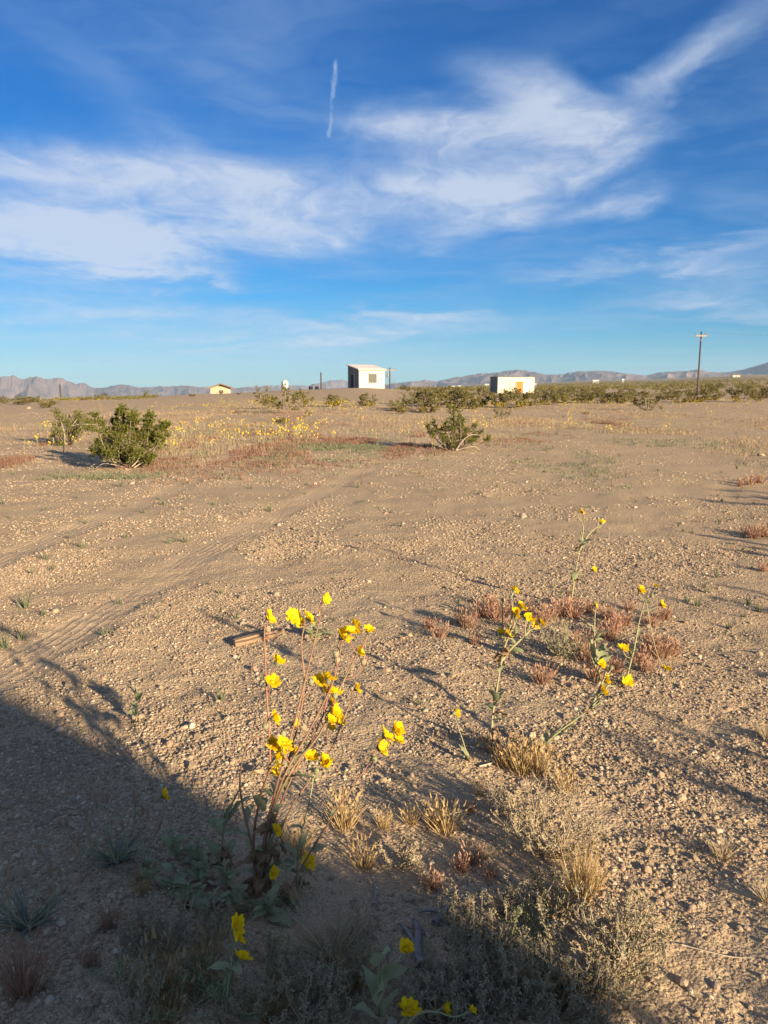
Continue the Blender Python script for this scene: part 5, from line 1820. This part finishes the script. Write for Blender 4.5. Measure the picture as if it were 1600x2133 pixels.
sunflower('young flowerless leafy stem on bare gravel at the shadow edge', (285, 1508),
          [[(285, 1508), (287, 1460), (284, 1425)]], [], [], [],
          [(286, 1490, 300, 1462, False), (285, 1490, 275, 1455, False), (286, 1460, 293, 1425, False), (285, 1455, 276, 1420, False), (285, 1505, 300, 1495, True)], 5, 2, 0.06, 0.0036, green=True)
sunflower('single low flower on a thin stem over the plantain in the house shadow', (372, 1790),
          [[(372, 1790), (358, 1730), (343, 1690), (340, 1668)]], [(339, 1657, 1.1)], [(328, 1664)], [],
          [(372, 1785, 350, 1740, False), (372, 1785, 395, 1745, False), (370, 1780, 360, 1760, False)], 6, 2, 0.06, 0.0024, green=True)
sunflower('leafy plant with small half open flowers at the foot of the main sunflower', (610, 1885),
          [[(610, 1885), (590, 1800), (577, 1745)], [(612, 1885), (630, 1830), (638, 1808)], [(608, 1885), (575, 1850), (566, 1830)]], [(575, 1730, 0.8), (640, 1795, 1.1), (566, 1818, 0.9)], [], [], [], 8, 4, 0.07, 0.0026, green=True)
sunflower('sunflower with two bold heads on a dark bare stem, deep in the house shadow', (470, 2150),
          [[(470, 2150), (474, 2070), (482, 2010), (488, 1960)], [(480, 2020), (492, 2010), (500, 2002)]], [(490, 1931, 1.1), (504, 1997, 1.0), (499, 1958, 0.65)], [(483, 2085)], [], [], 5, 3, 0.05, 0.0028, depth=1.62, green=True)
sunflower('big-leaved sunflower stem rising in deep shade with flowers at its side', (790, 2180),
          [[(790, 2180), (788, 2090), (790, 2020), (788, 1975)], [(788, 2090), (815, 2020), (838, 1990)], [(790, 2180), (830, 2140), (848, 2118)], [(790, 2180), (860, 2120), (915, 2108)]],
          [(845, 1977, 0.95), (850, 2104, 1.05), (925, 2100, 0.8), (983, 2104, 0.45)], [], [],
          [(788, 2070, 800, 1990, False), (788, 2090, 775, 2010, False), (790, 2130, 810, 2050, False), (788, 2140, 768, 2060, False), (789, 2160, 775, 2100, False), (790, 2040, 820, 1980, False), (788, 2010, 788, 1940, False)], 2, 1, 0.07, 0.0042, depth=1.50, green=True)
for px, py in ((395, 1880), (300, 1830), (430, 1840), (470, 1850), (500, 1900), (415, 1800), (560, 1910), (360, 1850), (440, 1910)):
    sunflower('leafy blue green sunflower sprout without flowers in the house shadow', (px, py), [[(px, py), (px - 2, py - 30), (px + 2, py - 55)]], [], [], [], [], 12, 6, 0.085, 0.003, green=True, group='leafy sprouts in the house shadow', lowfrac=0.9)

# ------------------------------------------------------------------ sunflowers in the middle distance

def field_flower(seed, heads, h, fs):
    random.seed(seed)
    m = MB()
    m.mi = 0
    tips = []
    for k in range(heads):
        a = random.uniform(0, 6.28); w = h * random.uniform(0.1, 0.4)
        tip = Vector((math.cos(a) * w, math.sin(a) * w, h * random.uniform(0.55, 1.0)))
        m.tube([Vector((0, 0, -0.02)), tip * 0.5 + Vector((0, 0, h * 0.05)), tip], 0.004, 0.003, 4, False)
        tips.append(tip)
    for k in range(7):
        a = random.uniform(0, 6.28)
        m.leaf((0, 0, h * random.uniform(0.02, 0.35)), (math.cos(a), math.sin(a), 0.9), (0, 0, 1), h * 0.22, 0.03, 0.8, 0.2, 3)
    m.mi = 1
    for tip in tips:
        d = (FACE + rnd_dir() * 0.5).normalized()
        q = d.to_track_quat('Z', 'Y').to_matrix()
        for j in range(9):
            a = 2 * math.pi * j / 9
            v = q @ Vector((math.cos(a), math.sin(a), 0.45))
            m.leaf(tip, v, q @ Vector((0, 0, 1)), fs * random.uniform(0.8, 1.1), fs * 0.75, 0.2, -0.1, 2, 0.7)
    return m.mesh('desert_sunflower', [M['gstem'], M['petal']])


FIELD = [field_flower(200 + i, 2 + i % 4, 0.34 + 0.05 * (i % 3), 0.028) for i in range(7)]
random.seed(91)
G_F = 'desert sunflowers scattered over the flat'
L_F = 'small yellow desert sunflower out on the flat, one of many'
spots = []
for n, x0, x1, y0, y1 in ((44, 470, 610, 880, 928), (34, 580, 670, 878, 922), (26, 340, 480, 880, 935), (14, 60, 160, 895, 945), (20, 640, 900, 858, 890), (14, 960, 1050, 875, 905), (24, 1090, 1330, 868, 905), (16, 1350, 1600, 858, 900), (10, 330, 420, 905, 950), (8, 700, 900, 900, 935)):
    for k in range(n):
        spots.append((random.gauss((x0 + x1) / 2, (x1 - x0) / 3.2), random.uniform(y0, y1), random.uniform(0.75, 1.15)))
for px, py, sc in [(980, 872, 1.2), (988, 870, 1.2), (912, 905, 1.0), (905, 942, 1.1), (340, 938, 1.2), (116, 922, 1.2), (148, 915, 1.1), (1182, 870, 1.2), (1455, 892, 1.0), (265, 905, 1.0)] + spots:
    p = hit(px, py)
    o = link_mesh('desert_sunflower', random.choice(FIELD), None, p, (0, 0, random.gauss(0, 0.7)), (sc * 0.82,) * 3)
    tag(o, ('small yellow sunflower near the two leftmost creosote bushes' if px < 370 else 'small yellow sunflower in the patch round the little dark green bush' if px < 690 else 'small yellow sunflower on the flat by the forked creosote bush' if px < 1060 else 'small yellow sunflower on the gravel flat before the tall pole'), 'flower', G_F)


def far_flowers():
    """yellow bloom too far off to count"""
    x, y = strips(420, [(610, 1000, 842, 862, 1.0), (330, 620, 845, 870, 0.35), (1000, 1330, 842, 862, 0.7), (1330, 1640, 836, 855, 0.55), (-20, 330, 834, 846, 0.35)], 35, 0.02, 0.12, 0.06)
    n = len(x)
    # true bearings on the uneven flat
    z = ground_z(x, y) + RNG.uniform(0.15, 0.42, n)
    c = np.stack([x, y, z], 1)
    K = 3
    c = np.repeat(c, K, 0) + RNG.normal(0, 0.11, (n * K, 3)) * np.array([1, 1, 0.5])
    s = 0.022
    t1 = RNG.normal(0, 1, c.shape); t1 /= np.linalg.norm(t1, axis=1)[:, None]
    t2 = RNG.normal(0, 1, c.shape); t2 /= np.linalg.norm(t2, axis=1)[:, None]
    V = np.stack([c - t1 * s, c + t2 * s, c + t1 * s, c - t2 * s], 1).reshape(-1, 3)
    F = np.arange(len(V)).reshape(-1, 4)
    o = link_mesh('wildflowers', np_mesh('wildflowers', V, F, M['petal'], False))
    tag(o, 'yellow haze of uncounted blooms in front of the far bushes', 'wildflowers', kind='stuff')


far_flowers()

# ------------------------------------------------------------------ fallen wood and stones

def fallen_board():
    p0, p1 = hit(484, 1348), hit(590, 1322)
    d = (p1 - p0); L = d.length
    c = (p0 + p1) / 2
    o = thing('board', 'weathered brown board lying on the gravel', 'board', Vector((c.x, c.y, max(p0.z, p1.z, gz(c.x, c.y)) + 0.004)), math.atan2(d.y, d.x))
    random.seed(5)
    for k, (y0, y1, z0, z1, a, b) in enumerate(((-0.040, -0.016, 0.0, 0.020, -0.5, 0.30), (-0.014, 0.016, -0.002, 0.030, -0.46, 0.5), (0.018, 0.042, 0.0, 0.024, -0.40, 0.44))):
        m = MB()
        n = 9
        ring = []
        for i in range(n):
            x = L * (a + (b - a) * i / (n - 1))
            j = [random.uniform(-0.003, 0.003) for _ in range(6)]
            ring.append([(x, y0 + j[0], z0), (x, y1 + j[1], z0), (x, y1 + j[2], z1 + j[3]), (x, y0 + j[4], z1 + j[5])])
        vs = [p for r_ in ring for p in r_]
        fs = [(0, 1, 2, 3), tuple((n - 1) * 4 + q for q in (3, 2, 1, 0))]
        for i in range(n - 1):
            for q in range(4):
                fs.append((i * 4 + q, (i + 1) * 4 + q, (i + 1) * 4 + (q + 1) % 4, i * 4 + (q + 1) % 4))
        m.add(vs, fs)
        m.build('splinter', M['board'], o)


fallen_board()


def stick(label, pts, r0, r1, mat, lift=0.006, name='stick', forks=()):
    pp = [hit(x, y) + Vector((0, 0, lift)) for x, y in pts]
    b = pp[0].copy()
    o = thing(name, label, 'stick', b)
    m = MB(); m.tube(curve_pts([p - b for p in pp], 10), r0, r1, 7)
    m.build('shaft', mat, o, True)
    for f in forks:
        q = [hit(x, y) + Vector((0, 0, lift)) - b for x, y in f]
        k = MB(); k.tube(curve_pts(q, 8), r1 * 1.1, r1 * 0.5, 6); k.build('fork', mat, o, True)
    return o


random.seed(15)
stick('short bleached stick at the foot of the straw tufts', [(998, 1602), (1022, 1596), (1045, 1586)], 0.004, 0.003, M['dead_wood'])
stick('long thin pale straw lying across the gravel', [(1420, 1968), (1480, 1983), (1530, 1990), (1575, 1995)], 0.0016, 0.0012, M['dead_wood'], 0.008)
stick('forked grey driftwood curving over the shaded soil', [(905, 1930), (925, 1908), (945, 1890), (962, 1872)], 0.011, 0.006, M['drift'], 0.01, forks=[[(925, 1908), (895, 1900), (870, 1905)]])
stick('upright-lying split grey driftwood below the shaded bloom', [(880, 2020), (868, 1985), (872, 1950), (862, 1925)], 0.015, 0.007, M['drift'], 0.012, forks=[[(868, 1985), (850, 1950), (832, 1930)]])
stick('small pointed grey driftwood sliver near the wiry clump', [(780, 1888), (782, 1860), (776, 1830)], 0.008, 0.003, M['drift'], 0.01)
stick('low grey driftwood root beside the small shaded flowers', [(870, 2130), (890, 2090), (905, 2060)], 0.013, 0.007, M['drift'], 0.01)
stick('bent pale stalk lying from the tangled sprig across the soil', [(905, 1715), (950, 1705), (1000, 1685), (1050, 1665)], 0.0022, 0.0014, M['dead_wood'], 0.02)
stick('pale stalk arched over the tangled sprig', [(955, 1640), (985, 1655), (1005, 1665)], 0.0026, 0.0018, M['dead_wood'], 0.03)
stick('pale curled stick at the foot of the shaded woolly bush', [(1048, 2090), (1065, 2112), (1085, 2118)], 0.004, 0.003, M['dead_wood'], 0.008)


def stone_mesh(seed):
    random.seed(seed)
    m = MB()
    prof = []
    rings, sides = 5, 9
    off = [[random.uniform(0.75, 1.15) for _ in range(sides)] for _ in range(rings + 1)]
    vs = []
    for i in range(rings + 1):
        t = math.pi * i / rings
        for k in range(sides):
            a = 2 * math.pi * k / sides
            r = math.sin(t) * off[i][k] + 0.01
            vs.append((r * math.cos(a), r * math.sin(a) * 0.75, -math.cos(t) * 0.5 * (0.9 + 0.2 * off[i][0])))
    fs = []
    for i in range(rings):
        for k in range(sides):
            k2 = (k + 1) % sides
            fs.append((i * sides + k, i * sides + k2, (i + 1) * sides + k2, (i + 1) * sides + k))
    m.add(vs, fs)
    return m.mesh('stone', M['stone'])


STONES = [stone_mesh(300 + i) for i in range(4)]
random.seed(17)
for px, py, s, lab in ((1090, 1076, 0.055, 'flat angular stone casting a long shadow on open sand'), (575, 1240, 0.04, 'pale lumpy stone beyond the fallen board'), (1420, 2040, 0.02, None), (1328, 1775, 0.011, None), (1440, 1885, 0.014, None), (1540, 1930, 0.014, None), (1555, 1930, 0.012, None), (1275, 1758, 0.010, None),
                       (1170, 1422, 0.016, None), (365, 1370, 0.015, None), (1490, 2050, 0.015, None), (1585, 950, 0.09, None), (1420, 1090, 0.03, None), (60, 852, 0.2, None), (275, 1008, 0.05, None), (640, 1330, 0.02, None)):
    p = hit(px, py)
    o = link_mesh('stone', random.choice(STONES), None, p + Vector((0, 0, s * 0.15)), (random.gauss(0, 0.2), random.gauss(0, 0.2), random.uniform(0, 6)), (s, s, s))
    tag(o, lab or 'larger pale stone among the gravel', 'stone', None if lab else 'larger stones among the gravel')

# ------------------------------------------------------------------ haze

def haze():
    zmin, zmax = -420.0, 330.0
    m = MB(); m.box(-14000, 14000, -12500, 12500, zmin, zmax)
    mat = bpy.data.materials.new('thin_haze')
    mat.use_nodes = True
    t = NT(mat.node_tree); t.n.clear()
    out = t.new('ShaderNodeOutputMaterial')
    v = t.new('ShaderNodeVolumePrincipled')
    v.inputs['Color'].default_value = (0.50, 0.72, 1.0, 1)
    v.inputs['Density'].default_value = 5.5e-5
    v.inputs['Anisotropy'].default_value = 0.0
    t.l.new(v.outputs[0], out.inputs['Volume'])
    o = m.build('haze', mat)
    tag(o, 'thin pale air over the whole plain', 'haze', kind='stuff')


haze()
